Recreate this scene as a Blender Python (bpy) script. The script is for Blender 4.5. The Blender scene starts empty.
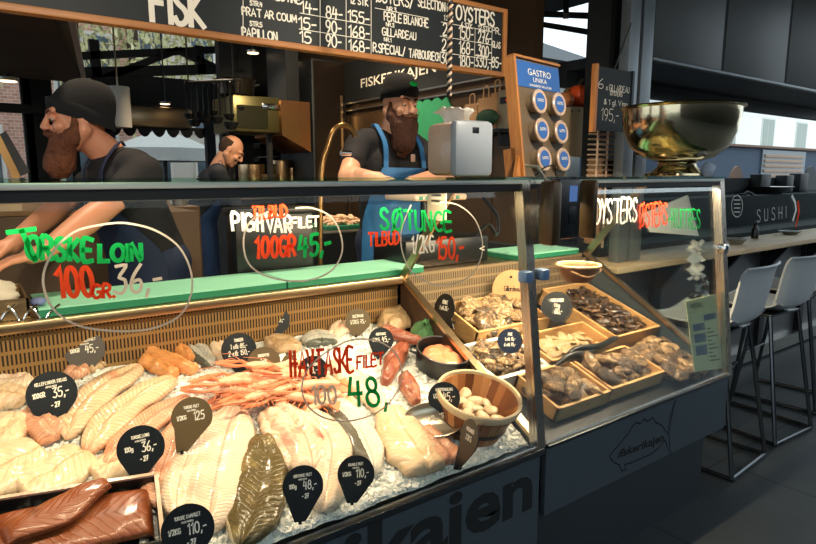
EXPO, SKY = 0.1, 1.5
STRIP, SPOTW, FRONT_FILL = (15.5, 38), 100, 58
SPOTS = [(.5, 2.6), (1.7, 2.5), (1.4, 4.2), (.3, 3.8), (2.3, 4.0), (1.9, 5.2)]
import bpy, bmesh, math, random
from mathutils import Vector, Matrix, noise, Euler
R = random.Random(7)
sc = bpy.context.scene
COL = sc.collection
PI = math.pi
V = Vector
# ------------------------------------------------------------------ camera geometry
EYE, FPX = 1.45, 600.0
PITCH, YAW = math.radians(9.18), math.radians(36.3)
FH = V((math.sin(YAW), math.cos(YAW), 0)); RT = V((math.cos(YAW), -math.sin(YAW), 0)); UP = V((0, 0, 1))
def ray(px, py):
    u, v = px - 408.0, 272.0 - py
    f = FPX * math.cos(PITCH) + v * math.sin(PITCH)
    z = v * math.cos(PITCH) - FPX * math.sin(PITCH)
    return FH * f + RT * u + UP * z
O = V((0, 0, EYE))
def hit(px, py, p, n):
    d = ray(px, py); p = V(p); n = V(n)
    return O + d * ((p - O).dot(n) / d.dot(n))
def pY(px, py, y): return hit(px, py, (0, y, 0), (0, 1, 0))
def pX(px, py, x): return hit(px, py, (x, 0, 0), (1, 0, 0))
def pZ(px, py, z): return hit(px, py, (0, 0, z), (0, 0, 1))
def pD(px, py, d):                      # point at a distance d ahead of the viewer
    r = ray(px, py); return O + r * (d / r.dot(FH))
# display case constants (metres)
XL, XM, XR = -0.62, 1.405, 2.62
LY, LZ, TY, TZ = 1.20, 0.60, 1.30, 1.412
GN = V((0, TZ - LZ, -(TY - LY))).normalized()
def pG(px, py, off=0.0): return hit(px, py, V((0, LY, LZ)) - GN * off, GN)     # on the front glass
BS = 0.345
BN = V((0, -BS, 1)).normalized()
def bedz(y): return 0.605 + (y - 1.23) * BS
def pB(px, py, h=0.0): return hit(px, py, (0, 1.23, 0.605 + h), BN)
# ------------------------------------------------------------------ materials
def lin(c):
    if isinstance(c, str):
        c = c.lstrip('#'); c = [int(c[i:i+2], 16) / 255 for i in (0, 2, 4)]
        return tuple((x / 12.92 if x <= .04045 else ((x + .055) / 1.055) ** 2.4) for x in c) + (1,)
    return tuple(c) + (1,)
class NT:
    def __init__(s, name):
        s.m = bpy.data.materials.new(name); s.m.use_nodes = True; s.t = s.m.node_tree; s.n = s.t.nodes
        s.b = s.n['Principled BSDF']
    def node(s, typ, **kw):
        n = s.n.new(typ)
        for k, v in kw.items(): setattr(n, k, v)
        return n
    def link(s, a, b): s.t.links.new(a, b)
    def val(s, x, sock):
        if hasattr(x, 'links'): s.link(x, sock)
        else: sock.default_value = x
    def math(s, op, a, b=None, c=None):
        n = s.node('ShaderNodeMath', operation=op)
        s.val(a, n.inputs[0])
        if b is not None: s.val(b, n.inputs[1])
        if c is not None: s.val(c, n.inputs[2])
        return n.outputs[0]
    def coord(s, kind='Object'): return s.node('ShaderNodeTexCoord').outputs[kind]
    def sep(s, vec):
        n = s.node('ShaderNodeSeparateXYZ'); s.link(vec, n.inputs[0]); return n.outputs
    def noise(s, vec, scale, detail=4, rough=.55, dist=0):
        n = s.node('ShaderNodeTexNoise'); n.inputs['Scale'].default_value = scale; n.inputs['Detail'].default_value = detail
        n.inputs['Roughness'].default_value = rough; n.inputs['Distortion'].default_value = dist
        s.link(vec, n.inputs['Vector']); return n.outputs['Fac']
    def ramp(s, fac, stops):
        n = s.node('ShaderNodeValToRGB'); e = n.color_ramp.elements
        while len(e) < len(stops): e.new(.5)
        for i, (p, c) in enumerate(stops): e[i].position = p; e[i].color = lin(c)
        s.link(fac, n.inputs[0]); return n.outputs[0]
    def mix(s, fac, a, b, mode='MIX'):
        n = s.node('ShaderNodeMix', data_type='RGBA', blend_type=mode)
        s.val(fac, n.inputs[0])
        for x, k in ((a, 6), (b, 7)):
            if isinstance(x, (str, tuple, list)): n.inputs[k].default_value = lin(x)
            else: s.link(x, n.inputs[k])
        return n.outputs[2]
    def bump(s, h, strength=.3, dist=.01):
        n = s.node('ShaderNodeBump'); n.inputs['Strength'].default_value = strength; n.inputs['Distance'].default_value = dist
        s.link(h, n.inputs['Height']); s.link(n.outputs[0], s.b.inputs['Normal'])
    def rng(s): return s.node('ShaderNodeObjectInfo').outputs['Random']
    def fin(s, col=None, rough=.5, metal=0, coat=0, spec=.5):
        if col is not None:
            if isinstance(col, (str, tuple, list)): s.b.inputs['Base Color'].default_value = lin(col)
            else: s.link(col, s.b.inputs['Base Color'])
        s.val(rough, s.b.inputs['Roughness']); s.b.inputs['Metallic'].default_value = metal
        s.b.inputs['Coat Weight'].default_value = coat; s.b.inputs['Coat Roughness'].default_value = .12
        s.b.inputs['Specular IOR Level'].default_value = spec
        return s.m
def plain(name, c, rough=.5, metal=0, var=.12, scale=18, bump=0, coat=0, spec=.5, c2=None):
    t = NT(name); co = t.coord()
    n = t.noise(co, scale)
    a = lin(c)
    if c2 is None:
        k = [max(0, x * (1 - var)) for x in a[:3]]; k2 = [min(1, x * (1 + var)) for x in a[:3]]
    else: k, k2 = a[:3], lin(c2)[:3]
    col = t.mix(n, tuple(k), tuple(k2))
    if bump: t.bump(t.noise(co, scale * 3), bump, .004)
    return t.fin(col, rough, metal, coat, spec)
def wood(name, c1, c2, scale=8, axis=0, rough=.5):
    t = NT(name); co = t.coord(); mp = t.node('ShaderNodeMapping')
    s = [scale * 4] * 3; s[axis] = scale * .35; mp.inputs['Scale'].default_value = s
    t.link(co, mp.inputs[0]); n = t.noise(mp.outputs[0], 2.2, 6, .6, .8)
    col = t.ramp(n, [(.3, c1), (.7, c2)]); t.bump(n, .12, .003)
    return t.fin(col, rough)
def emit(name, c, s):
    t = NT(name); t.fin('#000000', 1)
    t.b.inputs['Emission Color'].default_value = lin(c); t.b.inputs['Emission Strength'].default_value = s
    return t.m
def glass(name, tint=(.93, .97, .95), gloss=.85):
    t = NT(name); t.n.remove(t.b); out = t.n['Material Output']
    tr = t.node('ShaderNodeBsdfTransparent'); tr.inputs[0].default_value = tint + (1,)
    gl = t.node('ShaderNodeBsdfGlossy'); gl.inputs['Roughness'].default_value = .015; gl.inputs[0].default_value = (1, 1, 1, 1)
    fr = t.node('ShaderNodeFresnel'); fr.inputs[0].default_value = 1.35
    mx = t.node('ShaderNodeMixShader'); t.link(t.math('MULTIPLY', fr.outputs[0], gloss), mx.inputs[0])
    t.link(tr.outputs[0], mx.inputs[1]); t.link(gl.outputs[0], mx.inputs[2]); t.link(mx.outputs[0], out.inputs[0])
    return t.m
# ------------------------------------------------------------------ mesh builder
def basis(d):
    d = d.normalized(); a = V((0, 0, 1)) if abs(d.z) < .9 else V((1, 0, 0))
    x = d.cross(a).normalized(); return x, d.cross(x).normalized()
def catmull(pts, n, closed=False):
    pts = [V(p) for p in pts]; N = len(pts); out = []
    if N == 2 and not closed: return [pts[0].lerp(pts[1], i / (n - 1)) for i in range(n)]
    segs = N if closed else N - 1
    for i in range(n):
        t = i / (n if closed else n - 1) * segs; k = min(int(t), segs - 1); f = t - k
        g = lambda j: pts[j % N] if closed else pts[max(0, min(N - 1, j))]
        a, b, c, d = g(k - 1), g(k), g(k + 1), g(k + 2)
        out.append(.5 * ((2 * b) + (c - a) * f + (2 * a - 5 * b + 4 * c - d) * f * f + (3 * b - a - 3 * c + d) * f ** 3))
    return out
def interp(vals, t):
    k = t * (len(vals) - 1); i = min(int(k), len(vals) - 2); f = k - i
    return vals[i] * (1 - f) + vals[i + 1] * f
class MB:
    def __init__(s): s.v, s.f, s.mi, s.uv, s.m = [], [], [], {}, 0
    def add(s, vs, fs, uvs=None):
        b = s.start = len(s.v); s.v += [V(p) for p in vs]
        for k, f in enumerate(fs):
            if uvs: s.uv[len(s.f)] = [uvs[i] for i in f]
            s.f.append(tuple(b + i for i in f)); s.mi.append(s.m)
        return s
    def box(s, lo, hi, rot=None, bev=0):
        lo, hi = V(lo), V(hi); c = (lo + hi) / 2; h = (hi - lo) / 2
        h = V([abs(x) for x in h])
        bm = bmesh.new(); bmesh.ops.create_cube(bm, size=2)
        for v in bm.verts: v.co = V((v.co.x * h.x, v.co.y * h.y, v.co.z * h.z))
        if bev: bmesh.ops.bevel(bm, geom=bm.edges[:], offset=min(bev, min(h) * .9), segments=2, affect='EDGES', profile=.5)
        m = rot.to_4x4() if rot is not None else Matrix()
        bm.verts.index_update()
        s.add([c + (m @ v.co) for v in bm.verts], [[v.index for v in f.verts] for f in bm.faces]); bm.free(); return s
    def quad(s, a, b, c, d): return s.add([a, b, c, d], [(0, 1, 2, 3)])
    def slab(s, pts, n):           # polygon extruded along vector n
        pts = [V(p) for p in pts]; n = V(n); k = len(pts)
        return s.add(pts + [p + n for p in pts], [tuple(range(k))[::-1], tuple(range(k, 2 * k))] + [(i, (i + 1) % k, k + (i + 1) % k, k + i) for i in range(k)])
    def bar(s, p, q, w, h=None, up=(0, 0, 1), bev=0):
        p, q = V(p), V(q); h = h or w; d = q - p; y = d.normalized(); x = y.cross(V(up)).normalized(); z = x.cross(y)
        return s.box(-V((w / 2, d.length / 2, h / 2)), V((w / 2, d.length / 2, h / 2)), None, bev)._xf(Matrix((x, y, z)).transposed().to_4x4(), (p + q) / 2)
    def _xf(s, m, t, n=None):
        for i in range(s.start, len(s.v)): s.v[i] = m @ s.v[i] + V(t)
        return s
    def tube(s, pts, r, n=8, caps=True, closed=False):
        pts = [V(p) for p in pts]; N = len(pts); rs = r if isinstance(r, (list, tuple)) else [r] * N
        vs, fs = [], []; px = None
        for i, p in enumerate(pts):
            a = pts[(i - 1) % N] if (closed or i > 0) else p; b = pts[(i + 1) % N] if (closed or i < N - 1) else p
            d = (b - a)
            d = d.normalized() if d.length > 1e-9 else V((0, 0, 1))
            if px is None: x, y = basis(d)
            else:
                x = (px - d * px.dot(d)); x = x.normalized() if x.length > 1e-6 else basis(d)[0]; y = d.cross(x)
            px = x
            for k in range(n):
                t = 2 * PI * k / n; vs.append(p + (x * math.cos(t) + y * math.sin(t)) * rs[i])
        L = N if closed else N - 1
        for i in range(L):
            for k in range(n):
                j = (i + 1) % N; fs.append((i * n + k, i * n + (k + 1) % n, j * n + (k + 1) % n, j * n + k))
        if caps and not closed: fs += [tuple(range(n))[::-1], tuple(range((N - 1) * n, N * n))]
        return s.add(vs, fs)
    def cyl(s, p, q, r0, r1=None, n=20): return s.tube([p, q], [r0, r0 if r1 is None else r1], n)
    def lathe(s, prof, c=(0, 0, 0), n=32, ax=None, caps=False):
        c = V(c); vs, fs = [], []
        X, Y, Z = (V((1, 0, 0)), V((0, 1, 0)), V((0, 0, 1)))
        if ax is not None: Z = V(ax).normalized(); X, Y = basis(Z)
        for r, z in prof:
            for k in range(n): t = 2 * PI * k / n; vs.append(c + X * (r * math.cos(t)) + Y * (r * math.sin(t)) + Z * z)
        for i in range(len(prof) - 1):
            for k in range(n): fs.append((i * n + k, i * n + (k + 1) % n, (i + 1) * n + (k + 1) % n, (i + 1) * n + k))
        if caps: fs += [tuple(range(n))[::-1], tuple(range((len(prof) - 1) * n, len(prof) * n))]
        return s.add(vs, fs)
    def ball(s, c, r, n=16, m=10, rot=None):
        r = V(r) if not isinstance(r, (int, float)) else V((r, r, r)); vs, fs = [], []; c = V(c)
        for i in range(m + 1):
            a = PI * i / m
            for k in range(n):
                b = 2 * PI * k / n; p = V((r.x * math.sin(a) * math.cos(b), r.y * math.sin(a) * math.sin(b), r.z * math.cos(a)))
                vs.append(c + (rot @ p if rot is not None else p))
        for i in range(m):
            for k in range(n): fs.append((i * n + k, (i + 1) * n + k, (i + 1) * n + (k + 1) % n, i * n + (k + 1) % n))
        return s.add(vs, fs)
    def ribbon(s, pts, w, nrm, off=0.0):
        """one mitred strip, so that no face lies on another"""
        P = []
        for p in pts:
            p = V(p)
            if not P or (p - P[-1]).length > 1e-6: P.append(p)
        if len(P) < 2: return s
        n = V(nrm).normalized(); s.rk = getattr(s, 'rk', 0) + 1; o = n * (off + .00012 * (s.rk % 6)); N = len(P); closed = N > 4 and (P[0] - P[-1]).length < w * .5
        if closed: P = P[:-1]; N -= 1
        else: P[0] = P[0] + (P[0] - P[1]).normalized() * w * .35; P[-1] = P[-1] + (P[-1] - P[-2]).normalized() * w * .35
        vs = []
        for i in range(N):
            d0 = P[i] - P[i - 1] if (i or closed) else P[1] - P[0]; d1 = P[(i + 1) % N] - P[i] if (i < N - 1 or closed) else P[i] - P[i - 1]
            a, b = d0.normalized().cross(n), d1.normalized().cross(n); m = a + b
            m = m.normalized() if m.length > .3 else b
            k = min(1.6, 1 / max(.5, m.dot(b))) * w / 2; vs += [P[i] - m * k + o, P[i] + m * k + o]
        L = N if closed else N - 1
        return s.add(vs, [(2 * i, 2 * i + 1, 2 * ((i + 1) % N) + 1, 2 * ((i + 1) % N)) for i in range(L)])
    def build(s, name, mat, parent=None, smooth=None, world=True):
        me = bpy.data.meshes.new(name)
        vs = s.v
        if parent is not None and world:
            r = parent
            while r.parent: r = r.parent
            mi = r.matrix_basis.inverted(); vs = [mi @ p for p in vs]
        me.from_pydata(vs, [], s.f)
        for m in (mat if isinstance(mat, (list, tuple)) else [mat]): me.materials.append(m)
        for p, i in zip(me.polygons, s.mi): p.material_index = i
        if s.uv:
            l = me.uv_layers.new(name='UVMap')
            for fi, uvs in s.uv.items():
                for li, u in zip(me.polygons[fi].loop_indices, uvs): l.data[li].uv = u
        me.validate(); me.update()
        bm = bmesh.new(); bm.from_mesh(me)
        bmesh.ops.recalc_face_normals(bm, faces=bm.faces)
        bm.to_mesh(me); bm.free()
        o = bpy.data.objects.new(name, me); COL.objects.link(o)
        if smooth is not False:
            me.shade_smooth()
            if smooth is None: me.set_sharp_from_angle(angle=math.radians(38))
        if parent is not None: o.parent = parent
        return o
def tag(o, label=None, cat=None, group=None, kind=None):
    if label: o['label'] = label
    if cat: o['category'] = cat
    if group: o['group'] = group
    if kind: o['kind'] = kind
    return o
def thing(name, label, cat, loc=(0, 0, 0), rz=0, group=None):
    o = bpy.data.objects.new(name, None); COL.objects.link(o); o.location = loc; o.rotation_euler = (0, 0, rz); o.empty_display_size = .05
    o.matrix_basis = Matrix.Translation(V(loc)) @ Matrix.Rotation(rz, 4, 'Z')
    return tag(o, label, cat, group)
def struct(o): o['kind'] = 'structure'; return o
def copy_tree(o, parent=None):
    c = o.copy(); COL.objects.link(c)
    if parent is not None: c.parent = parent
    for ch in [x for x in bpy.data.objects if x.parent == o]: copy_tree(ch, c)
    return c
KIDS = {}
def dup(o, mat, label=None, group=None):
    if o.name not in KIDS:
        KIDS[o.name] = [(c, [g for g in bpy.data.objects if g.parent == c]) for c in bpy.data.objects if c.parent == o]
    c = o.copy(); COL.objects.link(c); c.matrix_basis = mat
    if label: c['label'] = label
    if group: c['group'] = group
    for ch, gs in KIDS[o.name]:
        k = ch.copy(); COL.objects.link(k); k.parent = c
        for g in gs: q = g.copy(); COL.objects.link(q); q.parent = k
    return c
def frame(p, x, n):
    """matrix with local X along x, local Z along n, at p"""
    n = V(n).normalized(); x = V(x); x = (x - n * x.dot(n)).normalized(); y = n.cross(x)
    m = Matrix((x, y, n)).transposed().to_4x4(); m.translation = V(p); return m
# ------------------------------------------------------------------ hand lettering
def _el(cx, cy, rx, ry, a0=0, a1=360, n=12):
    return [(cx + rx * math.cos(math.radians(a0 + (a1 - a0) * i / n)), cy + ry * math.sin(math.radians(a0 + (a1 - a0) * i / n))) for i in range(n + 1)]
G = {
 'A': [[(0, 0), (.3, 1), (.6, 0)], [(.1, .33), (.5, .33)]],
 'B': [[(0, 0), (0, 1)], [(0, 1), (.35, .97), (.42, .78), (.33, .57), (0, .53)], [(0, .53), (.4, .48), (.5, .25), (.38, .03), (0, 0)]],
 'C': [_el(.32, .5, .32, .5, 50, 310)], 'D': [[(0, 0), (0, 1), (.3, .93), (.52, .65), (.52, .35), (.3, .07), (0, 0)]],
 'E': [[(.5, 1), (0, 1), (0, 0), (.5, 0)], [(0, .52), (.4, .52)]], 'F': [[(.5, 1), (0, 1), (0, 0)], [(0, .52), (.4, .52)]],
 'G': [_el(.32, .5, .32, .5, 50, 300), [(.35, .45), (.6, .45), (.58, .05)]], 'H': [[(0, 0), (0, 1)], [(.5, 0), (.5, 1)], [(0, .5), (.5, .5)]],
 'I': [[(.05, 0), (.05, 1)]], 'J': [[(.4, 1), (.4, .2), (.25, 0), (.05, .05), (0, .2)]], 'K': [[(0, 0), (0, 1)], [(.5, 1), (.02, .45), (.52, 0)]],
 'L': [[(0, 1), (0, 0), (.45, 0)]], 'M': [[(0, 0), (.05, 1), (.35, .3), (.65, 1), (.7, 0)]], 'N': [[(0, 0), (0, 1), (.5, 0), (.5, 1)]],
 'O': [_el(.32, .5, .32, .5)], 'P': [[(0, 0), (0, 1), (.38, .96), (.48, .75), (.38, .53), (0, .47)]], 'Q': [_el(.32, .5, .32, .5), [(.4, .2), (.65, -.05)]],
 'R': [[(0, 0), (0, 1), (.38, .96), (.48, .75), (.38, .55), (0, .48)], [(.2, .5), (.52, 0)]],
 'S': [[(.47, .85), (.3, 1), (.1, .95), (.02, .75), (.15, .57), (.38, .42), (.48, .22), (.35, .03), (.12, 0), (0, .15)]],
 'T': [[(0, 1), (.56, 1)], [(.28, 1), (.28, 0)]], 'U': [[(0, 1), (0, .25), (.12, .03), (.36, .03), (.5, .25), (.5, 1)]], 'V': [[(0, 1), (.28, 0), (.56, 1)]],
 'W': [[(0, 1), (.18, 0), (.38, .7), (.56, 0), (.76, 1)]], 'X': [[(0, 0), (.5, 1)], [(0, 1), (.5, 0)]], 'Y': [[(0, 1), (.26, .5), (.52, 1)], [(.26, .5), (.22, 0)]],
 'Z': [[(0, 1), (.5, 1), (0, 0), (.52, 0)]], 'Ø': [_el(.32, .5, .32, .5), [(.02, -.08), (.62, 1.08)]],
 '0': [_el(.26, .5, .26, .5)], '1': [[(0, .78), (.2, 1), (.2, 0)]], '2': [[(.02, .8), (.15, 1), (.38, .97), (.45, .72), (.3, .4), (0, 0), (.5, .02)]],
 '3': [[(.02, .98), (.45, 1), (.18, .6), (.42, .48), (.47, .22), (.3, 0), (0, .08)]], '4': [[(.12, 1), (0, .42), (.5, .46)], [(.38, .85), (.34, 0)]],
 '5': [[(.46, 1), (.08, .98), (.04, .58), (.32, .6), (.48, .38), (.38, .06), (.12, 0), (0, .1)]], '6': [[(.38, 1), (.12, .65), (0, .28), (.12, .02), (.36, .03), (.46, .25), (.34, .45), (.06, .36)]],
 '7': [[(0, 1), (.48, 1), (.18, 0)], [(.1, .5), (.42, .52)]], '8': [_el(.25, .76, .19, .24), _el(.25, .27, .25, .27)], '9': [_el(.24, .7, .22, .29), [(.46, .75), (.4, .3), (.2, 0)]],
 ',': [[(.1, .1), (.02, -.16)]], '.': [[(.02, 0), (.06, .05)]], '-': [[(0, .45), (.32, .48)]], '/': [[(0, -.08), (.4, 1.05)]], ':': [[(.03, .1), (.05, .15)], [(.03, .6), (.05, .65)]],
 '"': [[(0, 1), (.02, .8)], [(.14, 1), (.16, .8)]], '&': [[(.5, 0), (.1, .8), (.25, 1), (.35, .8), (0, .3), (.15, 0), (.5, .4)]], 'a': [_el(.22, .28, .22, .28), [(.44, .58), (.46, 0)]],
 'g': [_el(.22, .3, .22, .28), [(.44, .58), (.42, -.2), (.25, -.33), (.05, -.25)]], 'k': [[(0, 0), (0, 1)], [(.38, .6), (.02, .28), (.4, 0)]], 'r': [[(0, .58), (.02, 0)], [(.02, .35), (.15, .55), (.32, .56)]],
 'l': [[(.05, 1), (.06, 0)]], 'i': [[(.05, .6), (.06, 0)], [(.05, .82), (.06, .86)]], 'd': [_el(.22, .28, .22, .28), [(.44, 1), (.46, 0)]], 'e': [[(.03, .3), (.42, .33), (.38, .52), (.2, .58), (.03, .42), (.03, .15), (.2, 0), (.42, .08)]],
 'u': [[(0, .58), (.03, .1), (.2, 0), (.4, .15)], [(.42, .58), (.44, 0)]], 's': [[(.34, .5), (.15, .58), (.04, .45), (.32, .2), (.2, 0), (0, .06)]],
 't': [[(.15, .9), (.15, .1), (.3, 0)], [(0, .6), (.32, .6)]], 'n': [[(0, .58), (.02, 0)], [(.02, .35), (.2, .58), (.36, .48), (.38, 0)]], 'j': [[(.2, .58), (.18, -.2), (0, -.28)], [(.2, .82), (.21, .86)]], 'f': [[(.35, .95), (.2, 1), (.12, .8), (.12, 0)], [(0, .58), (.3, .58)]],
 'o': [_el(.22, .28, .22, .28)], 'x': [[(0, 0), (.36, .56)], [(0, .56), (.36, 0)]],
}
def layout(txt, gap=.16):
    x, out = 0, []
    for ch in txt:
        if ch == ' ': x += .38; continue
        g = G.get(ch, G.get(ch.upper(), G['I']))
        w = max(p[0] for st in g for p in st)
        out += [[(x + p[0], p[1]) for p in st] for st in g]; x += w + gap
    return out, max(x - gap, .1)
def bil(q, u, v):
    a, b, c, d = q; return a * (1 - u) * (1 - v) + b * u * (1 - v) + c * u * v + d * (1 - u) * v
def letter(mb, txt, q, w, nrm, off=.0006, jit=0.0, gap=.16, slant=0):
    """strokes of TXT filling the 3-D quad q = bottom-left, bottom-right, top-right, top-left"""
    q = [V(p) for p in q]; st, W = layout(txt, gap)
    for s in st:
        if len(s) > 3: s = [tuple(p)[:2] for p in catmull([(p[0], p[1], 0) for p in s], len(s) * 3)]
        dx, dy = R.uniform(-jit, jit), R.uniform(-jit, jit)
        mb.ribbon([bil(q, (p[0] + slant * p[1]) / W + dx, p[1] + dy) for p in s], w, nrm, off)
def line(mb, txt, p, x, y, h, w, nrm, cond=.8, off=.0006, jit=0, gap=.16, center=False):
    """one text line from point p along unit x, up unit y, cap height h"""
    p, x, y = V(p), V(x), V(y); st, W = layout(txt, gap); L = W * h * cond
    if center: p = p - x * L / 2
    letter(mb, txt, [p, p + x * L, p + x * L + y * h, p + y * h], w, nrm, off, jit, gap)
    return L
def fontmesh(txt, bold=0.0, space=1.0):
    cu = bpy.data.curves.new('type', 'FONT'); cu.body = txt; cu.size = 1; cu.offset = bold; cu.space_character = space; cu.resolution_u = 3
    o = bpy.data.objects.new('type', cu); COL.objects.link(o); dg = bpy.context.evaluated_depsgraph_get(); dg.update()
    me = bpy.data.meshes.new_from_object(o.evaluated_get(dg))
    vs = [V(v.co) for v in me.vertices]; fs = [tuple(p.vertices) for p in me.polygons]
    bpy.data.objects.remove(o); bpy.data.curves.remove(cu); bpy.data.meshes.remove(me)
    return vs, fs
def typeset(mb, txt, q, nrm, off=.0006, bold=.02, ext=None):
    vs, fs = fontmesh(txt, bold); q = [V(p) for p in q]; n = V(nrm).normalized() * off
    x0, x1 = min(v.x for v in vs), max(v.x for v in vs); y0, y1 = ext or (min(v.y for v in vs), max(v.y for v in vs))
    mb.add([bil(q, (v.x - x0) / (x1 - x0), (v.y - y0) / (y1 - y0)) + n for v in vs], fs)
# ================================================================== materials
def slots(name, metal_c, dark_c, fx, fz, rough=.35, wx=.45, wz=.75):
    t = NT(name); x, y, z = t.sep(t.coord())
    a = t.math('LESS_THAN', t.math('FRACT', t.math('MULTIPLY', x, fx)), wx)
    b = t.math('LESS_THAN', t.math('FRACT', t.math('MULTIPLY', z, fz)), wz)
    m = t.math('MULTIPLY', a, b)
    col = t.mix(m, metal_c, dark_c)
    t.fin(col, t.math('ADD', t.math('MULTIPLY', m, .5), rough), 0); t.link(t.math('MULTIPLY', t.math('SUBTRACT', 1.0, m), .55), t.b.inputs['Metallic'])
    return t.m
def brushed(name, c, rough=.3, axis=0, var=.2, metal=1):
    t = NT(name); mp = t.node('ShaderNodeMapping'); s = [160] * 3; s[axis] = 2; mp.inputs['Scale'].default_value = s
    t.link(t.coord(), mp.inputs[0]); n = t.noise(mp.outputs[0], 1, 3)
    a = lin(c)[:3]; col = t.mix(n, tuple(x * (1 - var) for x in a), tuple(min(1, x * (1 + var)) for x in a))
    return t.fin(col, t.math('ADD', t.math('MULTIPLY', n, .15), rough - .07), metal)
def marker(name, c):
    t = NT(name); out = t.n['Material Output']; t.n.remove(t.b); a = t.node('ShaderNodeBsdfDiffuse'); b = t.node('ShaderNodeBsdfTranslucent'); mx = t.node('ShaderNodeMixShader')
    col = t.mix(t.noise(t.coord(), 40, 3), tuple(x * .85 for x in lin(c)[:3]), tuple(min(1, x * 1.1) for x in lin(c)[:3]))
    for n in (a, b): t.link(col, n.inputs[0])
    mx.inputs[0].default_value = .5; t.link(a.outputs[0], mx.inputs[1]); t.link(b.outputs[0], mx.inputs[2]); t.link(mx.outputs[0], out.inputs[0]); return t.m
M = dict(
 steel=brushed('stall_steel', '#b9b9b2', .3), steel_v=brushed('post_steel', '#b8b0a4', .28, 2), warm_steel=brushed('warm_steel', '#c7ad88', .3),
 panel=brushed('front_panel_steel', '#55626a', .34, 0, .08, .55), plinth=brushed('shaded_plinth_steel', '#3a4246', .45, 0, .1, .5), lip=brushed('lip_steel', '#5a6268', .3, 0, .1), chrome=plain('chrome', '#cfd2d2', .12, 1, .03), dark_metal=plain('dark_metal', '#23272a', .4, .6),
 black=plain('black_plastic', '#101315', .35), matte_black=plain('matte_black', '#0c0f11', .8), soot=plain('sooty_black', '#15191b', .75, bump=.1),
 tagblack=plain('slate_black', '#0d1215', .42, var=.25), chalk=plain('chalk_white', '#f0ead8', .9, var=.04), board=plain('chalkboard_slate', '#12191a', .6, var=.3, scale=6),
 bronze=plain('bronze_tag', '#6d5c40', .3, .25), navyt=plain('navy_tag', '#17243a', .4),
 glass=glass('clear_glass', (.95, .975, .965), .42), dullglass=glass('dull_glass', (.8, .85, .85), .04), shelfglass=glass('green_glass', (.72, .86, .78), .9),
 oak=wood('oak', '#9a6230', '#b97c42'), oakz=wood('oak_upright', '#a5662f', '#c98746', 8, 2), box=wood('crate_wood', '#b98e58', '#d9b27a', 10), boxy=wood('crate_wood_cross', '#b58852', '#d6ab72', 10, 1), darkwood=wood('dark_wood', '#2c1d12', '#4a3020', 6), barwood=wood('bar_wood', '#b39a78', '#d6bd98', 6),
 green=plain('green_board', '#94dcbc', .45, var=.06), greend=plain('green_board_edge', '#1f7a58', .5, var=.08), white=plain('white_plastic', '#e9e6dc', .35, var=.04), paper=plain('white_paper', '#ece8dd', .8, var=.04),
 red=marker("red_marker", "#ff5530"), grn=marker('green_marker', '#1fb45c'), wht=marker('white_marker', '#fffaf0'), faint=marker('faded_white_marker', '#e8dfd0'),
 blue=plain('denim_blue_apron', '#2e6ea3', .65, var=.15), navy=plain('navy_apron', '#16243f', .8, var=.2), shirt=plain('black_shirt', '#141417', .85, var=.25), cap=plain('black_knit', '#0e1012', .95, var=.3, scale=120, bump=.4),
 skin=plain('skin', '#deab8a', .5, c2='#cf9270', scale=9), alu=plain('satin_aluminium', '#b4b6b0', .4, .35, .04), beard=plain('brown_beard', '#2c190f', .85, c2='#58321d', scale=60, bump=.8), beardr=plain('auburn_beard', '#4a2a18', .85, c2='#7a4526', scale=60, bump=.8), hair=plain('short_dark_hair', '#2a1c12', .85, c2='#4a3524', scale=80),
 grey=plain('grey_stool', '#a9afb1', .42, var=.06), kraft=plain('kraft_card', '#b98f63', .8, var=.1), bluec=plain('blue_label', '#2f62a8', .5, var=.06), greyp=plain('grey_plastic', '#9aa1a6', .4, var=.04),
 grille=slots('slotted_grille', '#b08a56', '#1b1109', 95, 24), cloth=plain('white_cloth', '#e6ddcb', .9, var=.05), leather=plain('brown_pot', '#6d3d1e', .4, c2='#9a6030', scale=12),
)
# ================================================================== ground and ceiling
t = NT('stone_paving'); co = t.coord(); x, y, z = t.sep(co)
def joint(a, f, w): return t.math('LESS_THAN', t.math('FRACT', t.math('MULTIPLY', a, f)), w)
jm = t.math('MAXIMUM', joint(t.math('ADD', x, .21), 1.25, .014), joint(t.math('ADD', y, .23), 1.25, .014))
n1 = t.noise(co, 3, 6, .65); n2 = t.noise(co, 60, 4)
col = t.mix(n1, '#20272a', '#3c4448'); col = t.mix(t.math('MULTIPLY', n2, .5), col, '#14181a'); col = t.mix(jm, col, '#0a0d0e')
t.bump(t.math('SUBTRACT', n2, t.math('MULTIPLY', jm, 2)), .25, .004); t.fin(col, .6); M['paving'] = t.m
m = MB().box((-14, -7, -.1), (26, 26, 0)); struct(m.build('floor', M['paving'], smooth=False))
# unseen wall added across the alley, keeps bright sky out of the glass reflections
struct(MB().box((-7, -3.9, 0), (26, -3.6, 2.35)).build('wall_front_blocker', M['soot'], smooth=False))
# unseen dark board roof, added over alley and stall as shade; open further back
m = MB().box((-6, -1.0, 2.95), (6.5, 3.1, 3.05)); struct(m.build('ceiling', M['soot'], smooth=False))
# ================================================================== fish counter
def side_poly(x0, x1, mat_parent=None): pass
case = thing('fish_display_counter', 'long steel and glass fish counter with a bed of ice inside', 'display counter', (.4, 1.7, 0))
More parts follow.
